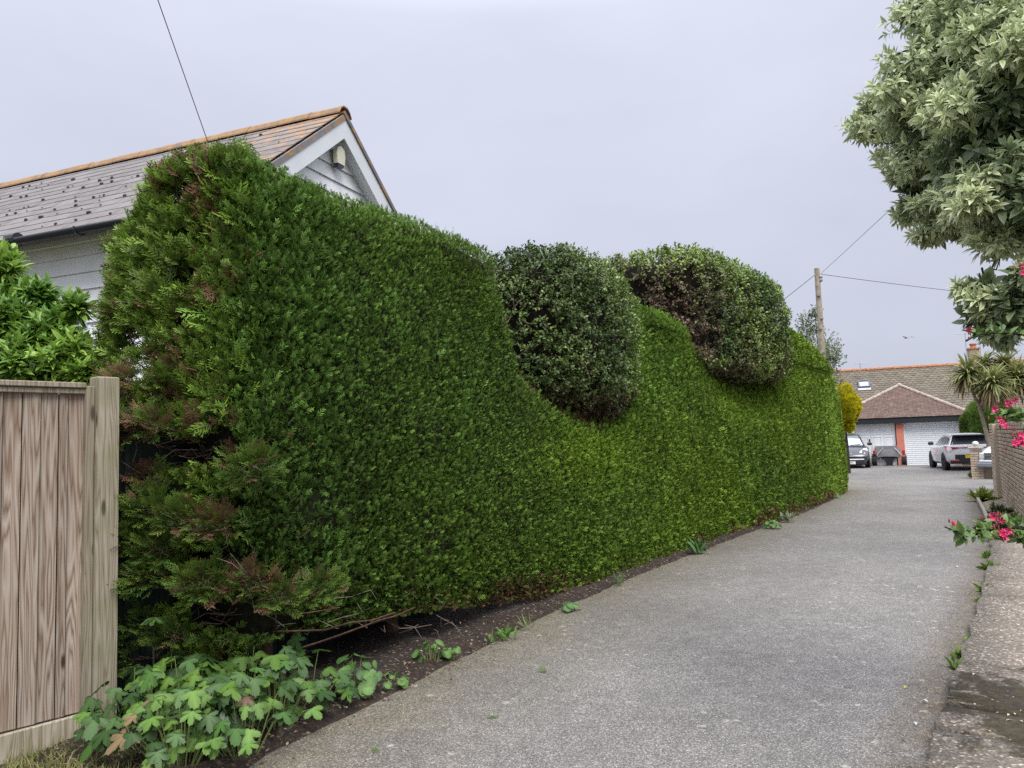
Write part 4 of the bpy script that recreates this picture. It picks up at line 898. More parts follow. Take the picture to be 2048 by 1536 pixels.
# far house with the long tiled roof
FH = thing('tiled_bungalow', at(1800, 800, 44)*[1, 1, 0], 'long low bungalow with grey brown tiled roof and skylight behind the garage', 'house')
hd = norm(np.array([.925, -.38, 0])); hb = np.array([-hd[1], hd[0], 0])
rc = at(1800, 737, 44.0); rz = rc[2]; rl, rr = rc-hd*11, rc+hd*14; slope = np.array([-hb[0]*5.0, -hb[1]*5.0, -3.0])
MB().add([rl-FZ*.04, rr-FZ*.04, rr+slope-FZ*.04, rl+slope-FZ*.04, rl+slope*[-1, -1, 1], rr+slope*[-1, -1, 1]], [(0, 1, 2, 3), (0, 4, 5, 1)]).build('roof', M_BLACKB, FH, True)
tiled('roof_tiles', rl+slope, rr+slope, rr, rl, .26, .25, M_GTILE, FH, grng, .032, .016)
e0 = rl+slope; MB().prism([(*(rl+slope*.92)[:2], 0), (*(rr+slope*.92)[:2], 0), (*(rr+slope*.92)[:2], rz-2.95), (*(rl+slope*.92)[:2], rz-2.95)], hb*7).build('wall', M_PINK, FH, True)
for k in range(54):
    a = rl+hd*(k*.46); MB().tube([a+FZ*.03, a+hd*.45+FZ*.03], [.12, .115], 8).build('ridge_tile', M_RIDGE3, FH, True, True)
sk = at(1728, 771, 43.0); sn = norm(np.cross(hd, -slope)); sn = sn if sn[2] > 0 else -sn; sdn = norm(slope)
tt = np.dot(rc-sk, sn)/np.dot(ray(1728, 771), sn); sk = sk+ray(1728, 771)*tt
fm = MB(); sw, sl_ = .60, .78
for (a, d_, x_, y_) in ((0, sl_/2-.035, sw, .07), (0, -sl_/2+.035, sw, .07), (sw/2-.035, 0, .07, sl_-.14), (-sw/2+.035, 0, .07, sl_-.14)): fm.box(sk+hd*a+sdn*d_+sn*.09, (x_, y_, .12), (hd, sdn, sn))
skf = fm.build('skylight', plain('skylight_frame', (.09, .10, .12), .5), FH, True)
m, n, l, b = mat_new('sky_reflecting_glass'); b.inputs['Base Color'].default_value = (.42, .47, .58, 1); b.inputs['Metallic'].default_value = .75; b.inputs['Roughness'].default_value = .06; M_SKYGLASS = m
MB().box(sk+sn*.10, (sw-.14, sl_-.14, .02), (hd, sdn, sn)).build('pane', M_SKYGLASS, skf, True)
MB().box(sk+sdn*(sl_/2+.14)+sn*.06, (sw+.06, .24, .02), (hd, sdn, sn)).build('lead_apron', plain('lead', (.42, .42, .43), .6), skf, True)
# chimney
M_BRICKC = plain('chimney_brick', (.30, .23, .15), .9, noise=.35, scale=14, bump=.5); M_TERRA = plain('terracotta', (.42, .16, .08), .8, noise=.2)
cb = at(1948, 722, 43.2)
chim = MB().box(cb+FZ*.1, (.52, .52, 1.1), (hd, hb, FZ)).build('chimney', M_BRICKC, FH, True)
MB().box(cb+FZ*.69, (.60, .60, .08), (hd, hb, FZ)).build('crown', M_RIDGE3, chim, True)
MB().lathe(cb+FZ*.73, [(.16, 0), (.13, .12), (.18, .20), (.18, .25), (.12, .25)], 12).build('chimney_pot', M_TERRA, chim, True)
M_ALU = plain('aerial_aluminium', (.45, .46, .48), .35, metal=.7)
ar = at(1721, 742, 43.8); mb = MB().tube([ar-FZ*.2, ar+FZ*.50], .022, 5).tube([ar+FZ*.45-hd*.28, ar+FZ*.45+hd*.28], .016, 4)
for k in range(5): mb.tube([ar+FZ*.45+hd*(-.26+.13*k)-hb*.1-FZ*.09, ar+FZ*.45+hd*(-.26+.13*k)+hb*.1+FZ*.09], .01, 4)
mb.build('aerial', M_ALU, FH, True)
ar = at(1934, 720, 43.0); mb = MB().tube([ar-FZ*.6, ar+FZ*1.55], .02, 5).tube([ar+FZ*1.5-hd*.45, ar+FZ*1.5+hd*.45], .016, 4)
for k in range(6): mb.tube([ar+FZ*1.5+hd*(-.4+.16*k)-hb*.15, ar+FZ*1.5+hd*(-.4+.16*k)+hb*.15], .01, 4)
mb.build('aerial', M_ALU, FH, True)
ar = at(1962, 715, 43.0); MB().tube([ar-FZ*.6, ar+FZ*.9], .016, 5).build('aerial', M_ALU, FH, True)

# ================================================================== TELEGRAPH POLE AND CABLES
pt = at(1633.5, 537, 26.0); M_POLE = plain('pole_timber', (.30, .255, .19), .9, noise=.3, scale=8, bump=.4); M_CABLE = plain('cable_sheath', (.035, .035, .04), .6); M_STEEL = plain('galvanised', (.28, .29, .29), .5, metal=.5)
pole = thing('telegraph_pole', pt*[1, 1, 0], 'wooden telegraph pole rising behind the far end of the hedge', 'telegraph pole')
pb = pt*[1, 1, 0]+np.array([0.03, 0, -.1])
MB().tube([pb, pt*[1, 1, .5]+[.015, 0, 0], pt], [.125, .105, .085], 12).build('shaft', M_POLE, pole, True, True)
MB().lathe(pt-FZ*.36+[.09, -.06, 0], [(.03, -.12), (.07, -.08), (.055, 0), (.07, .06), (.03, .12)], 8).build('terminal_box', M_STEEL, pole, True)
for dz, s_ in ((-.95, -1), (-1.75, 1), (-2.1, -1), (-2.9, 1)):
    MB().box(pt+FZ*dz+np.array([.03*s_, -.11, 0]), (.10, .06, .035)).build('step', M_STEEL, pole, True)
MB().tube([pt-FZ*.24+[-.12, -.03, 0], pt-FZ*.24+[.14, -.03, 0]], .018, 6).build('bracket', M_STEEL, pole, True)
def cable(label, a, b, sag, r):
    a, b = V3(a), V3(b); P = [a+(b-a)*t-FZ*sag*4*t*(1-t) for t in np.linspace(0, 1, 24)]
    o = MB().tube(P, r, 5).build('overhead_cable', M_CABLE); tag(o, label, 'cable', 'overhead cables'); return o
cable('cable running from the telegraph pole up to the upper right behind the tree', pt-FZ*.2+[.1, -.04, 0], at(1785, 400, 17)+(at(1785, 400, 17)-pt)*.9, .02, .006)
cable('cable running from the telegraph pole level to the right', pt-FZ*.2+[.12, 0, 0], at(1925, 577, 30)+(at(1925, 577, 30)-pt)*.8, .06, .010)
cable('cable running from the telegraph pole down left behind the hedge', pt-FZ*.22-[.08, 0, 0], at(1570, 590, 24.5)+(at(1570, 590, 24.5)-pt)*1.4, .02, .011)
h_in = APEX+HD*1.35+down*.55+rn*.02
cable('cable crossing the upper left sky down to the slate roof', at(313, -8, 7.5)+(at(313, -8, 7.5)-at(416, 285, 9.3))*.8, at(416, 285, 9.3), .0, .005)
# ================================================================== VEHICLES (local axes: x forward, y left, z up, origin at rear axle on the ground)
def car_paint(name, col, rough=.3):
    m, n, l, b = mat_new(name); b.inputs['Roughness'].default_value = rough; b.inputs['Coat Weight'].default_value = .6; b.inputs['Coat Roughness'].default_value = .08
    c = ramp(n, l, noise(n, l, texco(n), 3, 4), [(.3, [q*.93 for q in col]), (.7, col)]); l.new(c, b.inputs['Base Color']); return m
M_TYRE = plain('tyre_rubber', (.012, .012, .013), .85); M_RIM = plain('alloy_rim', (.48, .49, .50), .35, metal=.6); M_PLASTIC = plain('black_plastic', (.015, .015, .017), .55)
M_CHROME = plain('chrome', (.75, .76, .78), .15, metal=.9); M_RED = plain('tail_lamp_red', (.42, .012, .02), .2, coat=.5); M_LAMP = plain('clear_lamp', (.72, .74, .75), .12, coat=.6)
M_YPLATE = plain('yellow_plate', (.78, .50, .03), .4, noise=.02); M_WPLATE = plain('white_plate', (.75, .75, .73), .4, noise=.02); M_INK = plain('plate_ink', (.01, .01, .01), .5)
m, n, l, b = mat_new('car_glass'); b.inputs['Base Color'].default_value = (.09, .095, .115, 1); b.inputs['Roughness'].default_value = .05; b.inputs['Specular IOR Level'].default_value = .9; b.inputs['Metallic'].default_value = .3; b.inputs['Coat Weight'].default_value = 1; M_CGLASS = m
m, n, l, b = mat_new('windscreen_glass'); b.inputs['Base Color'].default_value = (.45, .50, .53, 1); b.inputs['Roughness'].default_value = .06; b.inputs['Metallic'].default_value = .55; M_WSCREEN = m  # pale base colour stands in for reflected sky
def text_mesh(s, size, depth=.002):
    cu = bpy.data.curves.new('t', 'FONT'); cu.body = s; cu.size = size; cu.align_x = 'CENTER'; cu.align_y = 'CENTER'; cu.extrude = depth; cu.resolution_u = 3
    o = bpy.data.objects.new('t', cu); COL.objects.link(o); dg = bpy.context.evaluated_depsgraph_get(); me = bpy.data.meshes.new_from_object(o.evaluated_get(dg)); bpy.data.objects.remove(o); me.name = 'plate_text'; return me
def basis(X, Y, Z, p): return Matrix(((X[0], Y[0], Z[0], p[0]), (X[1], Y[1], Z[1], p[1]), (X[2], Y[2], Z[2], p[2]), (0, 0, 0, 1)))
def wheel(parent, x, y, r, side, alloy=True):
    w_ = MB().lathe((0, 0, 0), [(r*.62, -.09), (r*.93, -.10), (r, -.07), (r, .07), (r*.93, .10), (r*.62, .09)], 24).mesh('tyre', True)
    hub = mkobj('wheel', MB().lathe((0, 0, 0), [(.03, .05), (r*.60, .02), (r*.60, -.05), (.03, -.05)], 20).mesh('wheel'), M_PLASTIC, parent, mtx=basis((1, 0, 0), (0, 0, -side), (0, side, 0), (x, y, r)))
    mkobj('tyre', w_, M_TYRE, hub); rb = MB().lathe((0, 0, 0), [(r*.68, .055), (r*.70, .085), (r*.63, .085), (r*.60, .055)], 24)
    for k in range(5):
        for da in (-.13, .13):
            a = 2*math.pi*k/5; p0 = np.array([math.cos(a+da*2.0), math.sin(a+da*2.0), 0])*r*.12; p1 = np.array([math.cos(a+da), math.sin(a+da), 0])*r*.64
            d = norm(p1-p0); rb.box((p0+p1)/2+[0, 0, .065], (np.linalg.norm(p1-p0), .028, .03), (d, np.cross([0, 0, 1], d), (0, 0, 1)))
    rb.lathe((0, 0, .06), [(.055, 0), (.05, .03), (.01, .03)], 10); rb.build('rim', M_RIM, hub)
    return hub
def loft(st, ring):
    """st: stations, ring(st) -> list of (y,z) from bottom centre up the left side to top centre"""
    mb = MB(); R = [ring(s) for s in st]; k = len(R[0]); P = []
    for s, r in zip(st, R):
        P += [(s[0], y, z) for y, z in r] + [(s[0], -y, z) for y, z in r[-2:0:-1]]
    N = 2*k-2; F = []
    for i in range(len(st)-1):
        for j in range(N): F.append((i*N+j, (i+1)*N+j, (i+1)*N+(j+1) % N, i*N+(j+1) % N))
    F += [tuple(range(N)), tuple(range((len(st)-1)*N, len(st)*N))[::-1]]
    return mb.add(P, F)
def car(name, loc, rz, label, paint, st, gh, wb, r, half, roofmat=None, screenmat=None):
    root = thing(name, loc, label, 'car', rz)
    ring = lambda s: [(0, s[1]), (s[3]*.84, s[1]), (s[3]*.97, s[1]+.10), (s[3], s[1]+(s[2]-s[1])*.5), (s[3]*.985, s[2]-.08), (s[4], s[2]), (s[4]*.5, s[2]+.018), (0, s[2]+.024)]
    body = loft(st, ring).mesh('body', True); mkobj('body', body, paint, root)
    # greenhouse: gh = belt rear, roof rear, roof mid, roof front, belt front (x, z); half widths belt and roof
    (x0, z0), (x1, z1), (x2, z2), (x3, z3), (x4, z4) = gh; wb_, wr_ = half
    pts = lambda s: [(x0, s*wb_, z0), (x1, s*wr_, z1), (x2, s*wr_*1.02, z2), (x3, s*wr_, z3), (x4, s*wb_, z4)]
    for s in (1, -1):
        P = [np.array(p, float) for p in pts(s)]; inn = np.array([0, -s*.03, 0])
        MB().prism(P if s > 0 else P[::-1], inn).build('side_frame', paint, root)
        c = sum(P)/5; o_ = np.array([0, s*.006, 0])
        lo = lambda a, t: P[0]+(P[4]-P[0])*a+np.array([0, 0, .03]); 
        def tp(a):  # roofline at fraction a of the belt, pulled down
            xs = [P[1][0], P[2][0], P[3][0], P[4][0]]; x_ = P[0][0]+(P[4][0]-P[0][0])*a; z_ = np.interp(x_, [P[0][0], *xs], [P[0][2], P[1][2], P[2][2], P[3][2], P[4][2]]); y_ = np.interp(z_, [z0, z2], [wb_, wr_]); return np.array([x_, s*y_, z_])
        for a, b_ in ((.13, .47), (.51, .93)):
            Q = [lo(a, 0)]+[tp(q)-np.array([0, 0, .075]) for q in np.linspace(a+.015, b_, 7)]+[lo(b_, 0)]
            Q = [np.array([q[0], s*(np.interp(q[2], [z0, z2], [wb_, wr_])), q[2]])+o_ for q in Q if True]
            MB().prism(Q if s > 0 else Q[::-1], -o_*.8).build('side_window', M_CGLASS, root)
    A, B_ = pts(1), pts(-1); L_ = lambda a, b, t: np.array(a)+(np.array(b)-np.array(a))*t
    rm = MB(); P = []
    for (a, b_) in zip(A[1:4], B_[1:4]): P += [np.array(a), L_(a, b_, .25)+[0, 0, .022], L_(a, b_, .5)+[0, 0, .028], L_(a, b_, .75)+[0, 0, .022], np.array(b_)]
    F = [(i*5+j, i*5+j+1, i*5+j+6, i*5+j+5) for i in range(2) for j in range(4)]; rm.add(P, F); rm.add([p-np.array([0, 0, .03]) for p in P], [f[::-1] for f in F])
    rm.build('roof', roofmat or paint, root, smooth=True)
    def glass(nm, a0, a1, t0, t1, ins, mat, push):
        P = [L_(a0, t0, ins), L_(a0, t0, 1-ins), L_(a1, t1, 1-ins), L_(a1, t1, ins)]; nn = np.cross(P[1]-P[0], P[3]-P[0]); nn = norm(nn); nn = nn if nn[0]*push > 0 else -nn
        top = .06; P2 = [P[0]+(P[3]-P[0])*.04, P[1]+(P[2]-P[1])*.04, P[2]-(P[2]-P[1])*top, P[3]-(P[3]-P[0])*top]
        MB().prism([p+nn*.006 for p in P], -nn*.025).build('screen_frame', roofmat or M_PLASTIC, root)
        return MB().prism([p+nn*.012 for p in P2], -nn*.01).build(nm, mat, root), nn
    glass('windscreen', A[4], A[3], B_[4], B_[3], .05, screenmat or M_CGLASS, 1); rw, rnn = glass('rear_window', A[0], A[1], B_[0], B_[1], .05, M_CGLASS, -1)
    for x_ in (0, wb):
        for s in (1, -1):
            yy = s*(max(q[3] for q in st)-.085)
            MB().lathe((0, 0, 0), [(r+.055, 0), (r+.055, .012), (r*.8, .012)], 22).mesh('a')
            mkobj('wheel_arch', MB().lathe((0, 0, 0), [(r+.06, -.05), (r+.06, .006), (r*.8, .006)], 22).mesh('wheel_arch'), M_PLASTIC, root, mtx=basis((1, 0, 0), (0, 0, -s), (0, s, 0), (x_, s*(max(q[3] for q in st)-.004), r+.01)))
            wheel(root, x_, s*(max(q[3] for q in st)-.088), r, s)
    for s in (1, -1):
        MB().box((x4-.42, s*(wb_+.20), z4+.075), (.11, .19, .13), None, .03).build('mirror', M_PLASTIC, root)
    return root
def plate(root, p, X, Y, Z, mat, s, w_=.52, h_=.11):
    o = mkobj('number_plate', MB().box((0, 0, 0), (w_, h_, .008)).mesh('number_plate'), mat, root, mtx=basis(X, Y, Z, p))
    t = text_mesh(s, .098); mkobj('plate_text', t, M_INK, o, mtx=Matrix.Translation((0, -.002, .005)) @ Matrix.Scale(.80, 4, (1, 0, 0))); return o
# --- white hatchback seen from behind
P_WHITE = car_paint('white_car_paint', (.70, .72, .74))
a_, b_ = ground_at(1892, 941), ground_at(1862, 934.5); fw = norm((b_-a_)*[1, 1, 0]); lf = np.array([-fw[1], fw[0], 0])
org = a_-lf*.80; org[2] = .0
st = [(-.70, .42, .90, .76, .69), (-.67, .33, .955, .80, .72), (-.60, .30, .965, .825, .74), (-.35, .27, .975, .855, .765), (0, .24, .98, .875, .775), (.8, .21, .95, .875, .775), (1.8, .21, .925, .875, .77), (2.3, .23, .93, .875, .745), (2.75, .25, .87, .86, .69), (3.1, .29, .79, .80, .62), (3.28, .36, .70, .68, .5), (3.34, .42, .62, .52, .4)]
hatch = car('white_hatchback', org, math.atan2(fw[1], fw[0]), 'white hatchback with red light strip parked facing the roller door', P_WHITE, st, [(-.60, .95), (-.22, 1.30), (.75, 1.375), (1.5, 1.31), (2.3, .94)], 2.58, .315, (.745, .575), roofmat=None)
MB().prism([(-.56, .56, 1.30), (-.56, -.56, 1.30), (-.20, -.575, 1.325), (-.20, .575, 1.325)], (0, 0, .025)).build('spoiler', M_PLASTIC, hatch)
MB().box((-.695, 0, .50), (.04, 1.18, .24), None, .02).build('bumper_insert', M_PLASTIC, hatch)
MB().box((-.66, 0, .35), (.12, 1.48, .16), None, .03).build('rear_diffuser', M_PLASTIC, hatch)
MB().box((-.70, 0, .865), (.03, 1.36, .032)).build('light_strip', M_RED, hatch)
for s in (1, -1):
    MB().prism([(-.715, s*.46, .84), (-.715, s*.46, .885), (-.715, s*.70, .90), (-.64, s*.81, .92), (-.36, s*.885, .93), (-.46, s*.885, .85), (-.66, s*.825, .70), (-.715, s*.74, .72), (-.715, s*.66, .80)], (.06, 0, 0)).build('tail_light', M_RED, hatch)
    MB().box((-.715, s*.60, .39), (.03, .25, .06), None, .015).build('reflector', M_RED, hatch)
    MB().box((1.05, s*.868, .80), (.17, .03, .025)).build('door_handle', P_WHITE, hatch)
MB().tube([(-.63, -.02, 1.02), (-.60, -.28, 1.06)], [.016, .009], 5).build('rear_wiper', M_PLASTIC, hatch)
plate(hatch, (-.722, 0, .535), (0, -1, 0), (0, 0, 1), (-1, 0, 0), M_YPLATE, 'W13', .52, .11)
MB().tube([(-.6, -.35, .24), (-.72, -.35, .24)], .03, 8).build('exhaust', M_STEEL, hatch)
# --- dark grey car facing the camera, half hidden by the hedge
P_GREY = car_paint('dark_grey_paint', (.035, .035, .042), .25)
fc = ground_at(1698, 937.5); vw = norm(np.array([-fc[0], -fc[1], 0])); ang = math.atan2(vw[1], vw[0])+rad(2); fw = np.array([math.cos(ang), math.sin(ang), 0]); org = fc-fw*3.25
st = [(-.62, .45, .80, .62, .55), (-.55, .30, .95, .80, .72), (0, .24, .98, .87, .78), (1.0, .21, .95, .87, .78), (2.0, .21, .95, .87, .76), (2.3, .23, .955, .87, .74), (2.65, .24, .90, .86, .70), (2.95, .24, .80, .83, .64), (3.12, .25, .66, .78, .58), (3.22, .27, .57, .70, .5), (3.28, .32, .50, .58, .4)]
peug = car('dark_hatchback', org, ang, 'dark grey car facing the road with a chrome bumper strip beside the hedge', P_GREY, st, [(-.5, .96), (-.1, 1.40), (.7, 1.47), (1.35, 1.42), (2.35, .95)], 2.54, .30, (.74, .56), screenmat=M_WSCREEN)
MB().box((3.24, 0, .475), (.08, 1.36, .085), None, .02).build('grille', M_PLASTIC, peug)
MB().box((3.275, 0, .385), (.08, 1.24, .055), None, .015).build('bumper_strip', M_CHROME, peug)
MB().box((3.24, 0, .245), (.10, 1.42, .17), None, .03).build('lower_bumper', M_PLASTIC, peug)
for s in (1, -1):
    MB().prism([(3.02, s*.44, .66), (2.78, s*.64, .82), (2.62, s*.78, .84), (2.82, s*.80, .70), (3.02, s*.66, .60)], (.10, 0, .03)).build('headlight', M_LAMP, peug)
em = MB()      # silver winged emblem on the nose
for s in (1, -1): em.prism([(3.18, s*.02, .555), (3.17, s*.05, .60), (3.14, s*.115, .655), (3.14, s*.15, .66), (3.17, s*.115, .585), (3.19, s*.05, .53), (3.19, 0, .525), (3.18, 0, .555)], (.02, 0, 0))
em.prism([(3.165, -.03, .60), (3.165, .03, .60), (3.15, .035, .655), (3.15, -.02, .665)], (.02, 0, 0)); em.build('emblem', M_CHROME, peug)
plate(peug, (3.325, 0, .255), (0, 1, 0), (0, 0, 1), (1, 0, 0), M_WPLATE, 'HY60 VPG', .54, .115)
for s in (.15, -.45): MB().tube([(2.42, s, .985), (2.22, s+.42, 1.03)], .012, 5).build('wiper', M_PLASTIC, peug)
# --- white van-like car, only its nose shows past the wall
P_WHITE2 = car_paint('white_van_paint', (.74, .75, .74))
nz = ground_at(2010, 960); fw = norm(np.array([-.80, -.32, 0])); ang = math.atan2(fw[1], fw[0]); org = nz-fw*3.1
st = [(-.7, .4, 1.0, .75, .7), (0, .3, 1.08, .85, .78), (1.6, .3, 1.05, .85, .78), (2.3, .3, 1.05, .85, .76), (2.7, .34, .98, .84, .74), (2.98, .36, .88, .82, .70), (3.06, .40, .78, .80, .66)]
van = car('white_car', org, ang, 'white car nose with dark slatted grille showing between brick pier and wall', P_WHITE2, st, [(-.6, 1.07), (-.5, 1.6), (.7, 1.68), (1.3, 1.62), (2.2, 1.06)], 2.4, .32, (.76, .62))
gr = MB().box((3.06, 0, .70), (.03, 1.30, .20), None, .008).build('grille', M_PLASTIC, van)
for k in range(4): MB().box((3.08, 0, .635+.045*k), (.02, 1.26, .014)).build('slat', M_CHROME, gr)
MB().box((3.08, 0, .44), (.14, 1.66, .15), None, .03).build('bumper', plain('grey_bumper', (.22, .24, .28), .5), van)
MB().box((3.08, 0, .55), (.10, 1.55, .05), None, .02).build('bumper_top', P_WHITE2, van)
for s in (1, -1): MB().box((3.05, s*.70, .72), (.06, .16, .17), None, .02).build('headlight', M_LAMP, van)
plate(van, (3.16, 0, .44), (0, 1, 0), (0, 0, 1), (1, 0, 0), M_WPLATE, '', .5, .11)

# --- small covered trailer
M_TARP = plain('grey_tarpaulin', (.20, .20, .205), .6, noise=.25, scale=5, bump=.5); M_STRAP = plain('pale_strap', (.50, .50, .50), .6)
tcn = ground_at(1779.5, 931.8); ang = math.atan2(-tcn[1], -tcn[0]); trl = thing('covered_trailer', tcn, 'small grey tarpaulin covered trailer standing before the panelled garage door', 'trailer', ang)
prof = [(-.47, .36), (-.50, .46), (-.50, .78), (-.54, .80), (-.54, .90), (.54, .90), (.54, .80), (.50, .78), (.50, .46), (.47, .36), (.2, .42), (-.2, .42)]
MB().prism([(.05, y, z) for y, z in prof], (-1.5, 0, 0)).build('tarpaulin', M_TARP, trl)
tg = MB(); tg.add([(.07, -.48, .38), (.11, -.2, .43), (.12, .2, .42), (.07, .48, .38), (.07, .50, .60), (.13, .2, .58), (.12, -.22, .60), (.07, -.50, .60), (.07, -.50, .80), (.09, -.2, .74), (.09, .2, .75), (.07, .50, .80)], [(0, 1, 6, 7), (1, 2, 5, 6), (2, 3, 4, 5), (7, 6, 9, 8), (6, 5, 10, 9), (5, 4, 11, 10)])
tg.build('tailgate', M_TARP, trl, smooth=True)
MB().box((-.7, 0, .36), (1.5, .9, .06)).build('chassis', M_PLASTIC, trl)
for s in (1, -1):
    MB().tube([(.14, s*.22, .82), (.14, s*.50, .48)], .018, 5).build('strap', M_STRAP, trl)
    MB().box((.1, s*.60, .62), (.06, .10, .17), None, .015).build('tail_light', M_RED, trl)
    MB().prism([(-.95, s*.53, .52), (-.85, s*.53, .60), (-.3, s*.53, .60), (.05, s*.53, .50), (.05, s*.53, .40), (-.95, s*.53, .40)], (0, s*.15, 0)).build('mudguard', M_PLASTIC, trl)
    wheel(trl, -.05, s*.60, .23, s); MB().tube([(.06, s*.36, .36), (.06, s*.36, .02)], .018, 5).build('prop_stand', M_STEEL, trl)
MB().prism([(.08, -.22, .38), (.08, .22, .38), (.08, .12, .08), (.08, .14, .0), (.08, -.10, .0), (.08, -.12, .08)], (-.12, 0, 0)).build('spare_wheel', M_TYRE, trl)

# ================================================================== BRICK WALL AND PIER
m, n, l, b = mat_new('buff_brick'); oi = n.new('ShaderNodeObjectInfo'); geo = n.new('ShaderNodeNewGeometry').outputs['Position']
c = ramp(n, l, oi.outputs['Random'], [(0, (.33, .25, .18)), (.5, (.41, .32, .235)), (1, (.50, .40, .30))]); c = mixc(n, l, 1, c, ramp(n, l, noise(n, l, geo, 30, 5, .7), [(.3, .72), (.7, 1.25)]), 'MULTIPLY')
l.new(c, b.inputs['Base Color']); b.inputs['Roughness'].default_value = .9; bump(n, l, b, noise(n, l, geo, 60, 4), .4, .004); M_BRICK = m
M_MORTAR = plain('mortar', (.14, .115, .092), .95, noise=.2, scale=30)
W1, W2 = np.array([12.05, 19.35, 0]), np.array([7.3, 10.85, 0]); WD = norm(W2-W1); WN = np.array([WD[1], -WD[0], 0]); WN = WN if WN[0] < 0 else -WN
WLEN = np.linalg.norm(W2-W1); NC = 21
bwall = thing('brick_wall', W1, 'tall buff brick garden wall at the right edge of the road', 'wall')
MB().box((W1+W2)/2+FZ*.78, (WLEN-.012, .19, 1.60), (WD, WN, FZ)).build('mortar_core', M_MORTAR, bwall, True)
bme = MB().box((0, 0, 0), (.210, .1, .060), None, .007).mesh('brick'); bme.materials.append(M_BRICK); bl_ = []
for r in range(NC):
    for k in range(int(WLEN/.225)):
        u = .112+k*.225+(r % 2)*.1125
        if u+.11 > WLEN: continue
        bl_.append((W1+WD*u+FZ*(.045+r*.0755)+WN*.056, r))
bl_.sort(key=lambda t: np.linalg.norm(t[0]-at(2035, 900, 14.0))); rest = MB(); wr = np.random.default_rng(4)
for i, (p, r) in enumerate(bl_):
    mt = basis(WD, WN, FZ, p+WN*wr.normal()*.0025) @ Matrix.Rotation(wr.normal()*.006, 4, 'Z')
    if i < 300: mkobj('brick', bme, None, bwall, True, mt)
    else: rest.add([mt @ v.co for v in bme.vertices], [tuple(f.vertices) for f in bme.polygons])
tag(rest.build('remaining_bricks', M_BRICK, bwall, True), kind='stuff')
for k in range(int(WLEN/.225)): MB().box(W1+WD*(.112+k*.225)+FZ*1.615, (.215, .215, .068), (WD, WN, FZ), .006).build('coping_brick', M_BRICK, bwall, True)
for r in range(NC+1):      # brick end face of the wall
    MB().box(W1-WD*.008+FZ*(.045+r*.0755)+WN*.0, (.03, .205, .064), (WD, WN, FZ), .005).build('end_brick', M_BRICK, bwall, True)
MB().box(W1+WD*3.1+WN*.13+FZ*.8, (.33, .10, 1.68), (WD, WN, FZ), .006).build('buttress', M_BRICK, bwall, True)
pp = ground_at(1956, 957.5); pier = thing('gate_pier', pp, 'short brick gate pier with a pale ball finial in front of the white hatchback', 'gate pier')
pm = MB().box((0, 0, 0), (.213, .100, .064), None, .005).mesh('brick'); pm.materials.append(M_BRICK)
MB().box(pp+FZ*.44, (.30, .30, .90), (WD, WN, FZ)).build('mortar_core', M_MORTAR, pier, True)
for r in range(12):
    for q in range(4):
        a = WD if q % 2 == 0 else WN; o_ = WN if q % 2 == 0 else WD; s = 1 if q < 2 else -1; sh = .055*(1 if (r+q) % 2 else -1)*s
        mkobj('brick', pm, None, pier, True, basis(a, o_, FZ, pp+o_*s*.112+a*sh+FZ*(.04+r*.0755)))
MB().box(pp+FZ*.955, (.42, .42, .07), (WD, WN, FZ), .025).build('cap', M_KERB, pier, True)
MB().lathe(pp+FZ*.99, [(.05, 0), (.04, .02), (.075, .05), (.095, .09), (.085, .13), (.05, .165), (.01, .175)], 12).build('ball_finial', plain('pale_stone', (.6, .58, .55), .6), pier, True, True)
# low garden wall carrying on to the right of the pier
lw = thing('low_wall', pp+WN*-.3, 'low brick wall stub right behind the gate pier', 'wall')
MB().box(pp-WN*.31+FZ*.40, (.2, .30, .78), (WD, WN, FZ)).build('brickwork', M_BRICK, lw, True); MB().box(pp-WN*.33+FZ*.81, (.26, .26, .05), (WD, WN, FZ), .01).build('coping', M_KERB, lw, True)
# ================================================================== TREES AND SHRUBS
vr = np.random.default_rng(77)
T_LONG = [leaf_template(vr, .38, .32, .16, 2) for _ in range(6)]
T_OVAL = [leaf_template(vr, .5, .2, .15, 2) for _ in range(6)]
M_GREYBARK = plain('dark_bark', (.035, .03, .026), .9, noise=.4, scale=25, bump=.6, spec=.15)
M_VARIEG = leafmat('variegated_leaf', .45, .22, .4); M_BRIGHT = leafmat('soft_green_leaf', .45, .3, .4)
def whorls(tips, dirs, nl, size, spread, droop, tm, colf, rng, xs=1.0):
    n_ = len(tips); P = np.repeat(tips, nl, 0); D = np.repeat(dirs, nl, 0)
    a = norm(np.cross(D, [0.13, .21, .97])); b = np.cross(D, a); w_ = np.tile(np.arange(nl)*2.39996, n_)+np.repeat(rng.uniform(0, 6.28, n_), nl)+rng.normal(size=n_*nl)*.25
    lev = np.tile(np.linspace(0, 1, nl), n_); rdir = a*np.cos(w_)[:, None]+b*np.sin(w_)[:, None]
    ax = norm(D*(.25+.75*(1-lev))[:, None]*spread+rdir*(.35+.65*lev)[:, None]-np.array([0, 0, 1])*droop*lev[:, None]+rng.normal(size=(n_*nl, 3))*.12)
    nr = norm(D*1.0-rdir*.35+np.array([0, 0, .6])); pos = P-D*(lev*size*.9)[:, None]+ax*size*.08
    c0, c1 = colf(pos, n_*nl, rng); return scatter(tm, pos, ax, nr, size*rng.uniform(.6, 1.2, n_*nl), c0, c1, rng, xs)
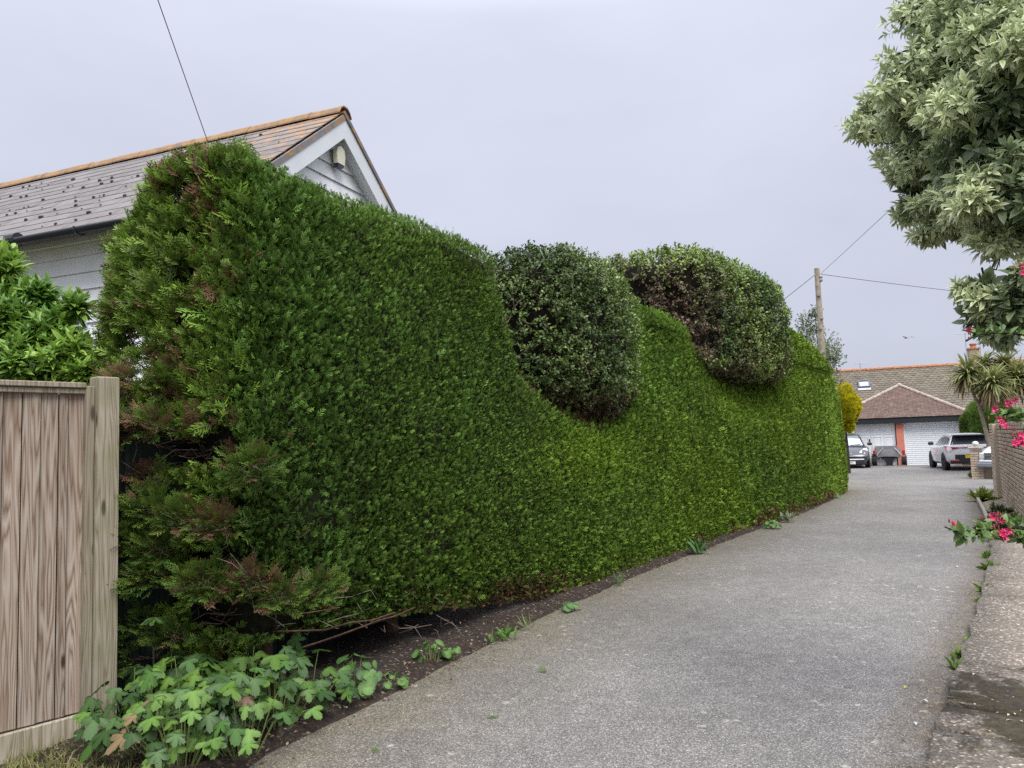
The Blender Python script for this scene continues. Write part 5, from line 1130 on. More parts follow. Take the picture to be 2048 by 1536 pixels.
def blob_tips(blobs, rng, dens, inner=.35):
    T_, D_ = [], []
    for (c, R, k) in blobs:
        n_ = int(dens*k); u = rnd_unit(rng, n_); f = 1-inner*rng.random(n_)**1.6; p = c+u*R*f[:, None]; p = p+(.10*np.mean(R))*snoise(p, 7, 15)[:, None]*u; T_.append(p); D_.append(norm(u*.8+np.array([-.1, -.15, .35])+rng.normal(size=(n_, 3))*.3))
    return np.concatenate(T_), np.concatenate(D_)
# --- variegated tree leaning in from the right
tree = thing('variegated_tree', (2.9, 3.9, 0), 'cream-edged grey green evergreen tree leaning in at the upper right', 'tree')
bp = [(1975, 90, 3.5, .40, .42, 1.0), (1895, 90, 3.9, .27, .28, .6), (1830, 235, 4.2, .30, .26, .8), (1905, 270, 3.7, .36, .33, 1.0), (1990, 300, 3.1, .36, .36, 1.1), (1860, 385, 3.9, .17, .19, .45), (1960, 420, 3.5, .24, .16, .7), (2055, 380, 2.9, .30, .25, .8), (2060, 180, 3.0, .34, .36, 1.0), (2160, 120, 3.4, .55, .6, 1.0), (2240, 300, 3.4, .5, .5, .8), (1840, 25, 4.1, .14, .14, .25), (1980, 625, 2.9, .13, .09, .17), (2040, 610, 2.8, .14, .10, .2), (1760, 240, 4.3, .13, .11, .25), (1960, 575, 2.9, .07, .05, .08), (2010, 650, 2.85, .09, .07, .1), (2045, 560, 2.8, .08, .06, .09), (1905, 455, 3.6, .12, .06, .15)]
blobs = [(at(x, y, Y), np.array([r, r, rz]), k) for x, y, Y, r, rz, k in bp]; bp_hi = [q for q in bp if q[1] < 400]; bp_lo = [q for q in bp if q[1] > 550]
sub = []
for c, R, k in blobs:
    ns = max(3, int(13*k)); u = rnd_unit(vr, ns); rr = vr.uniform(.30, .46, ns)
    for j in range(ns): sub.append((c+u[j]*R*vr.uniform(.55, 1.0), R*rr[j]*[1, 1, .75], k*1.25/ns))
tips, dirs = blob_tips(sub, vr, 400, .45)
def colv(P, n_, rng):
    w_ = np.clip(.5+.28*snoise(P, 4, 3)+.25*rng.normal(size=n_), 0, 1); c0 = lerp((.27, .34, .13), (.54, .60, .25), w_); c1 = lerp((.48, .54, .33), (.86, .88, .62), w_*rng.uniform(.4, 1, n_)); return c0, c1
V, T, C = whorls(tips, dirs, 9, .047, 1.0, .35, T_LONG, colv, vr, 1.0); tag(mkobj('crown', npmesh('crown', V, T, C, True), M_VARIEG, tree, True), kind='stuff')
# darker leaves inside the crown
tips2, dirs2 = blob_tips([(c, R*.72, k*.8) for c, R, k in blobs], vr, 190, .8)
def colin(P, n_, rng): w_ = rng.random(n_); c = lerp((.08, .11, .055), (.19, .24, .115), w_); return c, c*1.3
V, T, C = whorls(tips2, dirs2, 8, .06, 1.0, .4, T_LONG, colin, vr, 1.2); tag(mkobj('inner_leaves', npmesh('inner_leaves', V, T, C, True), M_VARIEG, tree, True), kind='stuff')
tb = np.array([2.9, 3.9, -.05]); fork = np.array([3.0, 3.85, 2.35])
MB().tube([tb, tb+[-.02, -.05, 1.0], fork], [.11, .085, .07], 10).build('trunk', M_GREYBARK, tree, True, True)
for (x, y, Y, r, rz, k) in bp_lo: e_ = at(x, y, Y); MB().tube([at(2200, 540, 3.3), at(2100, y-10, 3.0), e_], [.008, .005, .002], 6).build('limb', M_GREYBARK, tree, True, True)
for (x, y, Y, r, rz, k) in bp_hi:
    e_ = at(x, y, Y); m_ = fork*.55+e_*.45+np.array([0, 0, .12]); MB().tube([fork, m_, fork*.2+e_*.8+np.array([0, 0, -.02]), e_], [.038, .022, .012, .005], 6).build('limb', M_GREYBARK, tree, True, True)
MB().tube([fork, at(2110, 480, 3.25), at(2020, 487, 3.3), at(1955, 462, 3.5), at(1890, 430, 3.7)], [.045, .03, .022, .016, .006], 7).build('limb', M_GREYBARK, tree, True, True)
tbw = MB()
for j in vr.integers(0, len(tips), 420):
    a = tips[j]; cc_ = min((b_[0] for b_ in blobs), key=lambda q_: np.sum((q_-a)**2)); e_ = a+norm(cc_-a)*vr.uniform(.08, .2)+vr.normal(size=3)*.02; tbw.tube([e_, (a+e_)/2+vr.normal(size=3)*.012, a], [.004, .003, .0015], 4, False)
tag(tbw.build('twigs', M_GREYBARK, tree, True), kind='stuff')
# --- dark tree behind it at the very top right
dt = thing('dark_evergreen_tree', at(2120, 200, 7.5)*[1, 1, 0], 'dark green tree at the top right corner behind the variegated tree', 'tree')
db = [(at(2040, 10, 7.5), np.array([.5, .5, .35]), 1.0), (at(2150, -60, 7.8), np.array([.9, .9, .7]), 1.2), (at(1985, -20, 7.6), np.array([.3, .3, .2]), .5)]
t_, d_ = blob_tips(db, vr, 420, .5)
def cold(P, n_, rng): w_ = rng.random(n_); c = lerp((.014, .03, .018), (.03, .055, .03), w_); return c, c*1.3
V, T, C = whorls(t_, d_, 7, .09, 1., .3, T_LONG, cold, vr, .8); tag(mkobj('crown', npmesh('crown', V, T, C), M_LEAF, dt, True), kind='stuff')
q = at(2120, 200, 7.5); MB().tube([(q[0], q[1], -.05), (q[0]-.05, q[1], 2.5), at(2110, -20, 7.6)], [.14, .11, .05], 9).build('trunk', M_GREYBARK, dt, True, True)

# --- pink-flowered shrub reaching in from the right
esc = thing('pink_flowered_shrub', (1.62, 1.95, 0), 'small-leaved shrub with bright pink flowers reaching in at the right edge', 'shrub')
ER = np.array([1.75, 2.05, 0]); MB().tube([ER+[0, 0, -.05], ER+[0, 0, .8], ER+[-.03, 0, 1.5], ER+[-.02, .05, 1.95]], [.022, .018, .014, .008], 7).build('stem', M_GREYBARK, esc, True, True)
ebr = [([(2140, 1075), (2060, 1058), (2000, 1052), (1950, 1068), (1925, 1068), (1890, 1054)], 2.0, 46), ([(2150, 850), (2080, 838), (2030, 832), (1990, 825)], 2.3, 40), ([(2150, 700), (2080, 672), (2010, 665), (1960, 668), (1925, 660)], 2.3, 30), ([(2150, 900), (2080, 885), (2030, 872)], 2.1, 14), ([(2150, 570), (2090, 550), (2050, 535)], 2.4, 14), ([(2120, 1120), (2060, 1085), (2010, 1068)], 2.1, 34)]
flow = [(1987, 1033, 2.0), (2003, 1041, 2.01), (2010, 1068, 1.98), (2016, 1062, 1.99), (2012, 1075, 1.99), (2004, 1066, 1.98), (1990, 818, 2.25), (2000, 838, 2.24), (2012, 852, 2.22), (2006, 846, 2.22), (2018, 808, 2.28), (2036, 880, 2.1), (2044, 886, 2.1), (2048, 878, 2.1), (2030, 886, 2.1), (2042, 868, 2.1), (2046, 545, 2.38), (2044, 530, 2.38), (1939, 660, 2.3), (2030, 800, 2.28), (1912, 1050, 2.0), (2050, 530, 2.38)]
T_ESC = [leaf_template(vr, .52, .18, .2, 3) for _ in range(6)]; so = []
for pts, Y, nl in ebr:
    P = [at(x, y, Y+.0006*(x-1950)) for x, y in pts]; a0 = ER+np.array([0, 0, max(.25, P[0][2]-.12)])
    MB().tube([a0]+P, np.linspace(.008, .002, len(P)+1), 6).build('branch', M_GREYBARK, esc, True, True)
    L = np.array(P); s_ = np.r_[0, np.cumsum(np.linalg.norm(np.diff(L, axis=0), axis=1))]; n_ = nl*3
    t_ = vr.uniform(s_[-1]*.02, s_[-1]*.90, n_); pos = np.c_[[np.interp(t_, s_, L[:, k]) for k in range(3)]].T+vr.normal(size=(n_, 3))*.006
    fwd = norm(L[-1]-L[0]); ax = norm(fwd*.6+rnd_unit(vr, n_)*.8+np.array([0, 0, .35])); w_ = vr.random(n_); c0 = lerp((.05, .095, .025), (.13, .21, .05), w_)
    so.append(scatter(T_ESC, pos, ax, rnd_unit(vr, n_)*.5+np.array([-.2, -.5, .8]), .034*vr.uniform(.55, 1.15, n_), c0, c0*1.25, vr))
V, T, C = join_soups(so); tag(mkobj('leaves', npmesh('leaves', V, T, C, True), M_LEAF, esc, True), kind='stuff')
M_PETAL = plain('pink_petal', (.75, .06, .21), .5, noise=.2, scale=60); M_CALYX = plain('red_calyx', (.22, .03, .03), .6, noise=.2)
fm = MB()
for k in range(5):      # one five-petalled flower facing +Z
    a = 2*math.pi*k/5; d = np.array([math.cos(a), math.sin(a), 0]); s = np.array([-d[1], d[0], 0])
    P = [d*.0012+[0, 0, -.006], d*.004+s*.0028, d*.0085+s*.004+[0, 0, .001], d*.011+[0, 0, -.001], d*.0085-s*.004+[0, 0, .001], d*.004-s*.0028]; fm.add(P, [(0, 1, 2, 3), (0, 3, 4, 5)])
fme = fm.mesh('flower', True); fme.materials.append(M_PETAL); cme = MB().lathe((0, 0, -.014), [(.0008, 0), (.003, .003), (.0028, .010)], 7).mesh('calyx'); cme.materials.append(M_CALYX)
for (x, y, Y) in flow:
    d = Vector((vr.normal()*.5-.2, -1, vr.normal()*.4+.1)).normalized(); mt = Matrix.Translation(Vector(at(x, y, Y))) @ d.to_track_quat('Z', 'Y').to_matrix().to_4x4() @ Matrix.Scale(vr.uniform(.75, 1.1), 4)
    f_ = mkobj('flower', fme, None, esc, True, mt); mkobj('calyx', cme, None, f_)
bud = MB()
for (x, y, Y) in flow:
    for _ in range(4): c_ = at(x, y, Y)+vr.normal(size=3)*.011+np.array([0, .01, 0]); bud.lathe(c_, [(.0006, -.005), (.0026, -.001), (.0022, .004), (.0004, .007)], 5, (rnd_unit(vr, 1)[0],)*0 or None)
tag(bud.build('buds', M_CALYX, esc, True), kind='stuff')

# --- bright green shrub above the fence at the left
ls = thing('fence_shrub', at(60, 900, 5.6)*[1, 1, 0], 'bright green leafy shrub growing up behind the wooden fence', 'shrub')
lb = [(8, 535, 5.5, .11, .16, .16), (75, 590, 5.45, .11, .09, .2), (10, 645, 5.3, .22, .22, .6), (95, 670, 5.3, .19, .15, .45), (60, 725, 5.2, .30, .14, .65), (140, 705, 5.2, .12, .12, .3), (150, 610, 5.35, .07, .05, .10), (-90, 640, 5.3, .4, .4, .8), (165, 745, 5.15, .10, .05, .2)]
blobs = [(at(x, y, Y), np.array([r, r, rz]), k) for x, y, Y, r, rz, k in lb]; t_, d_ = blob_tips(blobs, vr, 400, .55); d_ = norm(d_+np.array([0, 0, .6]))
def coll(P, n_, rng):
    hz = np.clip((P[:, 2]-1.95)/.8, 0, 1)*.0+.5; w_ = np.clip(.45+.3*snoise(P, 5, 3)+.25*rng.normal(size=n_), 0, 1); c = lerp((.11, .23, .035), (.38, .56, .10), w_); return c*.85, c
V, T, C = whorls(t_, d_, 7, .10, 1.0, .25, T_LONG, coll, vr, .85); tag(mkobj('crown', npmesh('crown', V, T, C, True), M_BRIGHT, ls, True), kind='stuff')
q = at(60, 900, 5.6)*[1, 1, 0]
for (x, y, Y, r, rz, k) in lb: e_ = at(x, y, Y); MB().tube([q-FZ*.05, q*.6+e_*.4+np.array([0, 0, .1]), e_], [.025, .016, .005], 6).build('stem', M_TWIG, ls, True, True)

# --- far trees
def leafy(name, label, cat, blobs_px, base, dens, size, nl, c_lo, c_hi, trunk_r, barkm, inner=.6, tm=T_OVAL):
    o = thing(name, base, label, cat); bl = [(at(x, y, Y), np.array([r, r, rz]), k) for x, y, Y, r, rz, k in blobs_px]; t_, d_ = blob_tips(bl, vr, dens, inner)
    def cf(P, n_, rng): w_ = np.clip(.5+.35*snoise(P, 3, 3)+.22*rng.normal(size=n_), 0, 1); c = lerp(c_lo, c_hi, w_); return c*.8, c
    V, T, C = whorls(t_, d_, nl, size, 1., .3, tm, cf, vr); tag(mkobj('crown', npmesh('crown', V, T, C), M_BRIGHT, o, True), kind='stuff')
    top = bl[0][0]; b0 = np.array([base[0], base[1], -.05]); MB().tube([b0, b0*.5+top*.5+[.05, 0, 0], top], [trunk_r, trunk_r*.7, trunk_r*.25], 8).build('trunk', barkm, o, True, True)
    for c, R, k in bl[1:]: MB().tube([b0*.35+top*.65, c], [trunk_r*.4, trunk_r*.12], 5).build('limb', barkm, o, True, True)
    return o
leafy('birch_tree', 'airy small-leaved tree behind the telegraph pole', 'tree', [(1640, 700, 28, .75, 1.0, 1.0), (1615, 650, 28, .45, .55, .45), (1662, 715, 28, .5, .6, .6), (1655, 765, 28, .6, .5, .6), (1630, 625, 28, .25, .3, .15)], at(1645, 800, 28)*[1, 1, 0], 330, .085, 5, (.07, .10, .03), (.20, .25, .09), .09, M_TWIG)
yc = at(1690, 815, 29.5); ycn = thing('golden_conifer', yc*[1, 1, 0], 'golden yellow rounded conifer beside the panelled garage door', 'tree')
u = rnd_unit(vr, 9000); Pc, Nc, lc_ = superell(u, yc+[-.15, 0, .0], ((1, 0, 0), (0, 1, 0), (0, 0, 1)), (.56, .56, .86), 2.2); Pc = Pc+Nc*(.07*snoise(Pc, 9, 2)+.04*snoise(Pc, 21, 3)-.06*vr.random(9000))[:, None]
w_ = np.clip(.5+.35*snoise(Pc, 8, 5)+.25*lc_[:, 2]+.2*vr.normal(size=9000), 0, 1); cy1 = lerp((.36, .36, .015), (.85, .76, .03), w_)
V, T, C = scatter(T_SMALL, Pc, norm(Nc*.6+np.array([0, 0, .6])+rnd_unit(vr, 9000)*.4), Nc+rnd_unit(vr, 9000)*.5, .13*vr.uniform(.7, 1.2, 9000), cy1*.6, cy1, vr, 1.4); tag(mkobj('crown', npmesh('crown', V, T, C), M_CONIFER, ycn, True), kind='stuff')
MB().tube([(yc[0]-.1, yc[1], -.05), (yc[0]-.1, yc[1], 1.2), (yc[0]-.15, yc[1], yc[2])], [.16, .13, .06], 9).build('trunk', M_GREYBARK, ycn, True, True)
gb = at(1974, 840, 32.5); gbn = thing('green_conifer_bush', gb*[1, 1, 0], 'bright green conifer bush right of the garage behind the palm trunk', 'shrub')
u = rnd_unit(vr, 8000); Pc, Nc, lc_ = superell(u, np.array([gb[0]+.1, gb[1], 1.3]), ((1, 0, 0), (0, 1, 0), (0, 0, 1)), (.95, .95, 1.35), 2.4); Pc = Pc+Nc*(.08*snoise(Pc, 7, 2)-.06*vr.random(8000))[:, None]; k_ = Pc[:, 2] > .05; Pc, Nc = Pc[k_], Nc[k_]; n_ = len(Pc)
w_ = np.clip(.5+.3*snoise(Pc, 6, 5)+.2*vr.normal(size=n_), 0, 1); cg = lerp((.06, .13, .02), (.19, .30, .05), w_)
V, T, C = scatter(T_SMALL, Pc, norm(Nc*.5+np.array([0, 0, .8])+rnd_unit(vr, n_)*.3), Nc+rnd_unit(vr, n_)*.5, .2*vr.uniform(.7, 1.2, n_), cg*.5, cg, vr); tag(mkobj('foliage', npmesh('foliage', V, T, C), M_CONIFER, gbn, True), kind='stuff')
MB().tube([(gb[0], gb[1], -.05), (gb[0], gb[1], 1.2)], [.1, .05], 7).build('trunk', M_GREYBARK, gbn, True, True)
# hedge/house greenery further right so that the gap behind the wall is closed
# --- cordyline (cabbage palm)
M_SWORD = leafmat('sword_leaf', .5, .2, .4); M_PALMBARK = plain('palm_bark', (.27, .22, .16), .95, noise=.4, scale=14, bump=.6)
cord = thing('cabbage_palm', at(1985, 905, 26)*[1, 1, 0], 'cabbage palm with several spiky heads above the brick wall', 'palm tree')
def sword(rng, seg=5):
    V, T, t = [], [], []; bend = rng.uniform(.5, 1.5)
    for i in range(seg+1):
        y = i/seg; a = bend*y*1.2; yy = math.sin(a)/(bend*1.2)/1.0; zz = -(1-math.cos(a))/(bend*1.2); w_ = .028*(1-y**3)*(.55+.9*min(1, y*4)) if i < seg else 0.002
        V += [(-w_, yy, zz+.006), (w_, yy, zz+.006)]; t += [y, y]
    for i in range(seg): b = 2*i; T += [(b, b+1, b+3), (b, b+3, b+2)]
    return np.array(V, float), np.array(T), np.array(t, float)
T_SW = [sword(vr) for _ in range(8)]; heads = [(1935, 752, 26.3, .81), (1985, 772, 25.6, .84), (2035, 760, 26.2, .84), (1968, 735, 27.0, .68), (2010, 735, 26.8, .77), (2085, 770, 26, .8)]
cb0 = at(1982, 905, 26)*[1, 1, 0]; frk = at(1958, 812, 26.0)
MB().tube([cb0-FZ*.05, at(1976, 880, 26), at(1966, 840, 26), frk], [.085, .07, .06, .06], 9).build('trunk', M_PALMBARK, cord, True, True); so = []
for (x, y, Y, r) in heads:
    h = at(x, y, Y); MB().tube([frk, frk*.5+h*.5+[0, 0, -.12], h-FZ*.05], [.05, .045, .045], 8).build('limb', M_PALMBARK, cord, True, True)
    n_ = 330; u = rnd_unit(vr, n_); u[:, 2] = vr.uniform(-.75, 1, n_); u[:, :2] = norm(u[:, :2])*np.sqrt(1-np.minimum(u[:, 2]**2, .99))[:, None]; old = np.clip(-u[:, 2]*1.6+.05, 0, 1)
    w_ = vr.random(n_); c = lerp((.12, .16, .045), (.42, .42, .16), w_); bc = lerp((.20, .14, .07), (.30, .21, .11), w_); c = c*(1-old)[:, None]+bc*old[:, None]
    so.append(scatter(T_SW, h+u*.03+np.array([0, 0, 1])*(u[:, 2]*.1)[:, None], norm(u+np.array([0, 0, .12])), np.array([0, 0, 1.])+rnd_unit(vr, n_)*.25, r*vr.uniform(.75, 1.15, n_), c*.7, c, vr))
V, T, C = join_soups(so); tag(mkobj('leaves', npmesh('leaves', V, T, C), M_SWORD, cord, True), kind='stuff')

# ================================================================== UNDERGROWTH
def lobed(rng, lobes=5, depth=.45, tooth=.045, droop=.18, size=1., cup=.1):
    """toothed palmate leaf: stalk joins at origin, leaf lies towards +Y"""
    N = 46; V = [(0, 0, 0)]; 
    cen = np.linspace(-1, 1, lobes)*rad(118 if lobes > 3 else 88); L = 1-.20*np.abs(np.linspace(-1, 1, lobes))+rng.normal(size=lobes)*.06
    for i in range(N):
        th = (i/(N-1)*2-1)*rad(150); r_ = .38
        for c_, l_ in zip(cen, L): r_ = max(r_, l_*max(0, 1-(abs(th-c_)/rad(40 if lobes > 3 else 58))**1.6))
        r_ = r_*(1-depth*0)+tooth*(1 if i % 2 else -1)*(.5+.5*r_); fold = .10*math.cos(th*lobes*.95)
        V.append((r_*math.sin(th)*.62, r_*math.cos(th)*.62+.12, -droop*r_*r_+fold*r_*.6))
    T = [(0, i, i+1) for i in range(1, N)]; V = np.array(V); return V*size, np.array(T)
def rounded(rng):
    N = 30; V = [(0, 0, 0)]
    for i in range(N):
        th = (i/(N-1)*2-1)*rad(165); r_ = .55*(1+.15*math.cos(th))*(1+.03*rng.normal())*(1-.45*math.exp(-((abs(th)-rad(165))/.35)**2)); V.append((r_*math.sin(th), r_*math.cos(th)+.06, .12*r_+.05*math.sin(3*th)-.25*max(0, math.cos(th))*r_*r_))
    return np.array(V), np.array([(0, i, i+1) for i in range(1, N)])
GREENS = [(.055, .125, .024), (.09, .175, .03), (.036, .082, .02), (.105, .19, .034), (.062, .12, .036)]
M_HERB = leafmat('herb_leaf', .5, .28, .35)
def leaf_meshes(fn, n_, greens, nm):
    out = []
    for k in range(n_):
        V, T = fn(vr); g_ = np.array(greens[k % len(greens)])*vr.uniform(.85, 1.12); rr = np.linalg.norm(V[:, :2], axis=1); C = g_*(.75+.35*np.clip(rr, 0, 1)+.10*vr.normal(size=len(V)))[:, None]; C[0] = g_*1.5
        me = npmesh(nm, V, T, C, False); me.materials.append(M_HERB); out.append(me)
    return out
ANEM = leaf_meshes(lambda r: lobed(r, 3 if r.random() < .5 else 5), 15, GREENS, 'leaf'); ROUND = leaf_meshes(rounded, 6, [(.11, .21, .05), (.14, .25, .07), (.08, .16, .05)], 'leaf')
PURP = leaf_meshes(lambda r: lobed(r, 5), 2, [(.16, .10, .06), (.20, .14, .07)], 'leaf')
M_STALK = plain('leaf_stalk', (.16, .20, .06), .6)
def herb(name, label, base, n_, meshes, size, rx, h0, h1, tilt=.5, lean=(0, 0), cat='plant', group=None, face=.5, extra=None):
    o = thing(name, base, label, cat, group=group); stk = MB(); base = V3(base)
    for k in range(n_):
        a = vr.uniform(0, 6.28); rr = rx*math.sqrt(vr.random()); hz = h0+(h1-h0)*(1-(rr/rx)**2*.7)*vr.uniform(.55, 1.05); p = base+np.array([rr*math.cos(a)+lean[0]*hz, rr*math.sin(a)+lean[1]*hz, hz])
        out = norm(np.array([math.cos(a), math.sin(a), 0])*.8+np.array([.05, -face, 0])+vr.normal(size=3)*[.35, .35, 0]); tz = tilt*vr.uniform(.3, 1.3); Y = norm(out*math.cos(tz)-FZ*math.sin(tz)); X = norm(np.cross(Y, FZ)); Z = np.cross(X, Y)
        me = meshes[int(vr.integers(0, len(meshes)))] if not (extra and vr.random() < .03) else extra[int(vr.integers(0, len(extra)))]
        mkobj('leaf', me, None, o, True, basis(X, Y, Z, p) @ Matrix.Scale(size*vr.uniform(.65, 1.2), 4) @ Matrix.Rotation(vr.normal()*.2, 4, 'Y'))
        b_ = base+np.array([rr*.35*math.cos(a), rr*.35*math.sin(a), 0]); stk.tube([b_, b_*.4+p*.6+FZ*.03, p], [.0035, .003, .002], 4, False)
    tag(stk.build('stalks', M_STALK, o, True), kind='stuff'); return o
an = [((-2.06, 4.18), 16, .13, 'lobed-leaf plant at the foot of the fence post'), ((-1.86, 4.02), 20, .135, 'lobed-leaf plant in front of the post at the edge of the grass'), ((-1.66, 3.86), 20, .125, 'lowest lobed-leaf plant at the bottom beside the road'), ((-1.84, 4.34), 20, .15, 'tall lobed-leaf plant between the post and the hedge trunk'), ((-1.60, 4.16), 20, .14, 'bushy lobed-leaf plant at the middle of the undergrowth'), ((-1.42, 4.02), 15, .115, 'lobed-leaf plant spilling onto the asphalt edge'), ((-1.58, 4.52), 18, .15, 'lobed-leaf plant just in front of the hedge trunk'), ((-1.36, 4.36), 16, .135, 'lobed-leaf plant right of the trunk near the road edge'), ((-1.28, 4.68), 13, .13, 'shaded lobed-leaf plant under the low branches'), ((-1.98, 4.46), 12, .15, 'shaded lobed-leaf plant beside the dark fence boards')]
for (x, y), n_, sz, lab in an: herb('anemone_plant', lab, (x, y, .02), int(n_*2.3), ANEM, sz*.95, .27, .04, .42, .7, group='lobed-leaf plants under the hedge', extra=PURP)
tp = np.array([-2.12, 4.5, .0]); o = thing('tall_anemone_stem', tp, 'single tall dark stem topped by one lobed leaf beside the post', 'plant'); tt_ = at(306, 1236, 4.45)
MB().tube([(tt_[0]-.0, tt_[1], 0), (tt_[0]+.005, tt_[1], .35), tt_], [.005, .0045, .003], 5).build('stem', M_GREYBARK, o, True)
for k in range(5):
    a = k*1.26; Y = norm(np.array([math.cos(a)*.9, math.sin(a)*.6-.3, -.25])); X = norm(np.cross(Y, FZ)); mkobj('leaf', ANEM[k], None, o, True, basis(X, Y, np.cross(X, Y), tt_) @ Matrix.Scale(.105, 4))
rd_ = [((715, 1392), 9, .155, .26, 'broad round-leaved plant right of the trunk beside the road'), ((655, 1400), 6, .11, .16, 'small round-leaved plant among the lobed leaves by the road'), ((785, 1375), 6, .085, .08, 'low round-leaved weed on bare soil by the road'), ((865, 1330), 6, .12, .16, 'upright round-leaved plant at the shaded soil edge'), ((905, 1322), 5, .08, .09, 'small round-leaved weed next to the upright one'), ((1140, 1222), 7, .10, .07, 'flat pale green weed where the hedge meets the asphalt'), ((1545, 1058), 12, .12, .14, 'pale leafy weeds at the far hedge foot'), ((1668, 996), 12, .16, .12, 'yellowish weeds at the far corner of the hedge')]
for (x, y), n_, sz, h_, lab in rd_: p = ground_at(x, y); herb('round_leaved_plant', lab, (p[0], p[1], .01), n_*2, ROUND, sz*.58, .08+h_*.3, .02, h_, .9, group='round-leaved plants along the soil edge')
# narrow-leaved weeds
def tuft(name, label, base, n_, L, w, c, group, up=.8):
    o = thing(name, base, label, 'weed', group=group); tm = [leaf_template(vr, w, .35, .1, 3) for _ in range(4)]; u = rnd_unit(vr, n_); u[:, 2] = np.abs(u[:, 2])+up; cc = np.array(c)*vr.uniform(.7, 1.25, (n_, 1))
    pos = V3(base)+np.c_[vr.normal(size=(n_, 2))*L*.22, np.zeros(n_)]; V, T, C = scatter(tm, pos, norm(u), rnd_unit(vr, n_)+np.array([0, 0, .8]), L*vr.uniform(.5, 1.15, n_), cc*.7, cc, vr)
    tag(mkobj('leaves', npmesh('leaves', V, T, C), M_HERB, o, True), kind='stuff'); return o
p = ground_at(1010, 1282); tuft('soil_weed', 'bright narrow-leaved weed on the soil strip under the hedge', (p[0], p[1], .02), 26, .11, .18, (.13, .27, .05), 'small weeds along the road')
p = ground_at(985, 1290); tuft('soil_weed', 'thin weed just left of the bright narrow-leaved weed', (p[0], p[1], .02), 14, .09, .12, (.16, .26, .06), 'small weeds along the road')
p = ground_at(1060, 1262); tuft('soil_weed', 'sparse grassy weed right of the narrow-leaved weed', (p[0], p[1], .02), 18, .13, .06, (.2, .26, .09), 'small weeds along the road')
p = ground_at(1395, 1108); tuft('soil_weed', 'dark green weed cluster at the hedge foot halfway along', (p[0], p[1], .02), 60, .2, .22, (.10, .2, .06), 'small weeds along the road')
p = ground_at(1240, 1172); tuft('soil_weed', 'grassy weed at the hedge foot before the halfway point', (p[0], p[1], .02), 24, .16, .07, (.16, .24, .09), 'small weeds along the road')
p = ground_at(1575, 1045); tuft('soil_weed', 'white speckled weed at the far hedge foot', (p[0], p[1], .02), 40, .18, .25, (.35, .40, .25), 'small weeds along the road')
gw = at(452, 1440, 4.0); o = thing('silvery_plant', gw*[1, 1, 0], 'silvery grey narrow-leaved plant drooping in front of the lobed leaves', 'plant')
n_ = 26; u = rnd_unit(vr, n_); u[:, 2] = -.9+.9*vr.random(n_); V, T, C = scatter([leaf_template(vr, .26, .25, .15, 3) for _ in range(4)], gw+vr.normal(size=(n_, 3))*[.015, .015, .03], norm(u+np.array([0, -.4, 0])), rnd_unit(vr, n_)+np.array([0, -.8, .3]), .13*vr.uniform(.5, 1.1, n_), np.tile((.13, .20, .12), (n_, 1)), np.tile((.20, .28, .18), (n_, 1)), vr)
tag(mkobj('leaves', npmesh('leaves', V, T, C, True), M_HERB, o, True), kind='stuff'); MB().tube([(gw[0], gw[1]+.05, 0), gw], [.006, .004], 5).build('stem', M_STALK, o, True)
fl_ = ground_at(478, 1512); o = mkobj('folded_leaf', npmesh('folded_leaf', *(lambda V, T: (V*.19, T))(*[q_ for q_ in leaf_template(vr, .42, -.1, .7, 3)[:2]]), np.tile((.30, .42, .16), (11, 1))), M_HERB, None, False, basis(norm((.6, .3, .4)), norm((-.25, .35, .9)), norm(np.cross(norm((.6, .3, .4)), norm((-.25, .35, .9)))), (fl_[0]-.02, fl_[1], .0)))
tag(o, 'pale green folded leaf standing at the bottom edge of the undergrowth', 'leaf')
# grass at the foot of the fence
GN = 5200; gx = vr.uniform(-2.75, -1.75, GN); gy = vr.uniform(3.2, 4.45, GN); fd = (gx-POST[0])*FN[0]+(gy-POST[1])*FN[1]; rdx = np.interp(gy, ROAD_L[:, 1], ROAD_L[:, 0]); kk = (fd > .03) & (gx < rdx-.35) & (gx*.35+gy*.5 < 1.36+vr.normal(size=GN)*.05); gx, gy = gx[kk], gy[kk]; GN = len(gx)
u = rnd_unit(vr, GN)*.75; u[:, 2] = np.abs(u[:, 2])+.55; w_ = vr.random(GN); cg = lerp((.16, .20, .05), (.38, .34, .15), w_)
V, T, C = scatter([leaf_template(vr, .07, .5, .1, 2) for _ in range(4)], np.c_[gx, gy, np.full(GN, -.005)], norm(u), rnd_unit(vr, GN), .075*vr.uniform(.5, 1.3, GN), cg*.8, cg, vr)
g_ = mkobj('grass', npmesh('grass', V, T, C), M_HERB); tag(g_, 'short dry grass at the foot of the wooden fence', 'grass', kind='stuff')
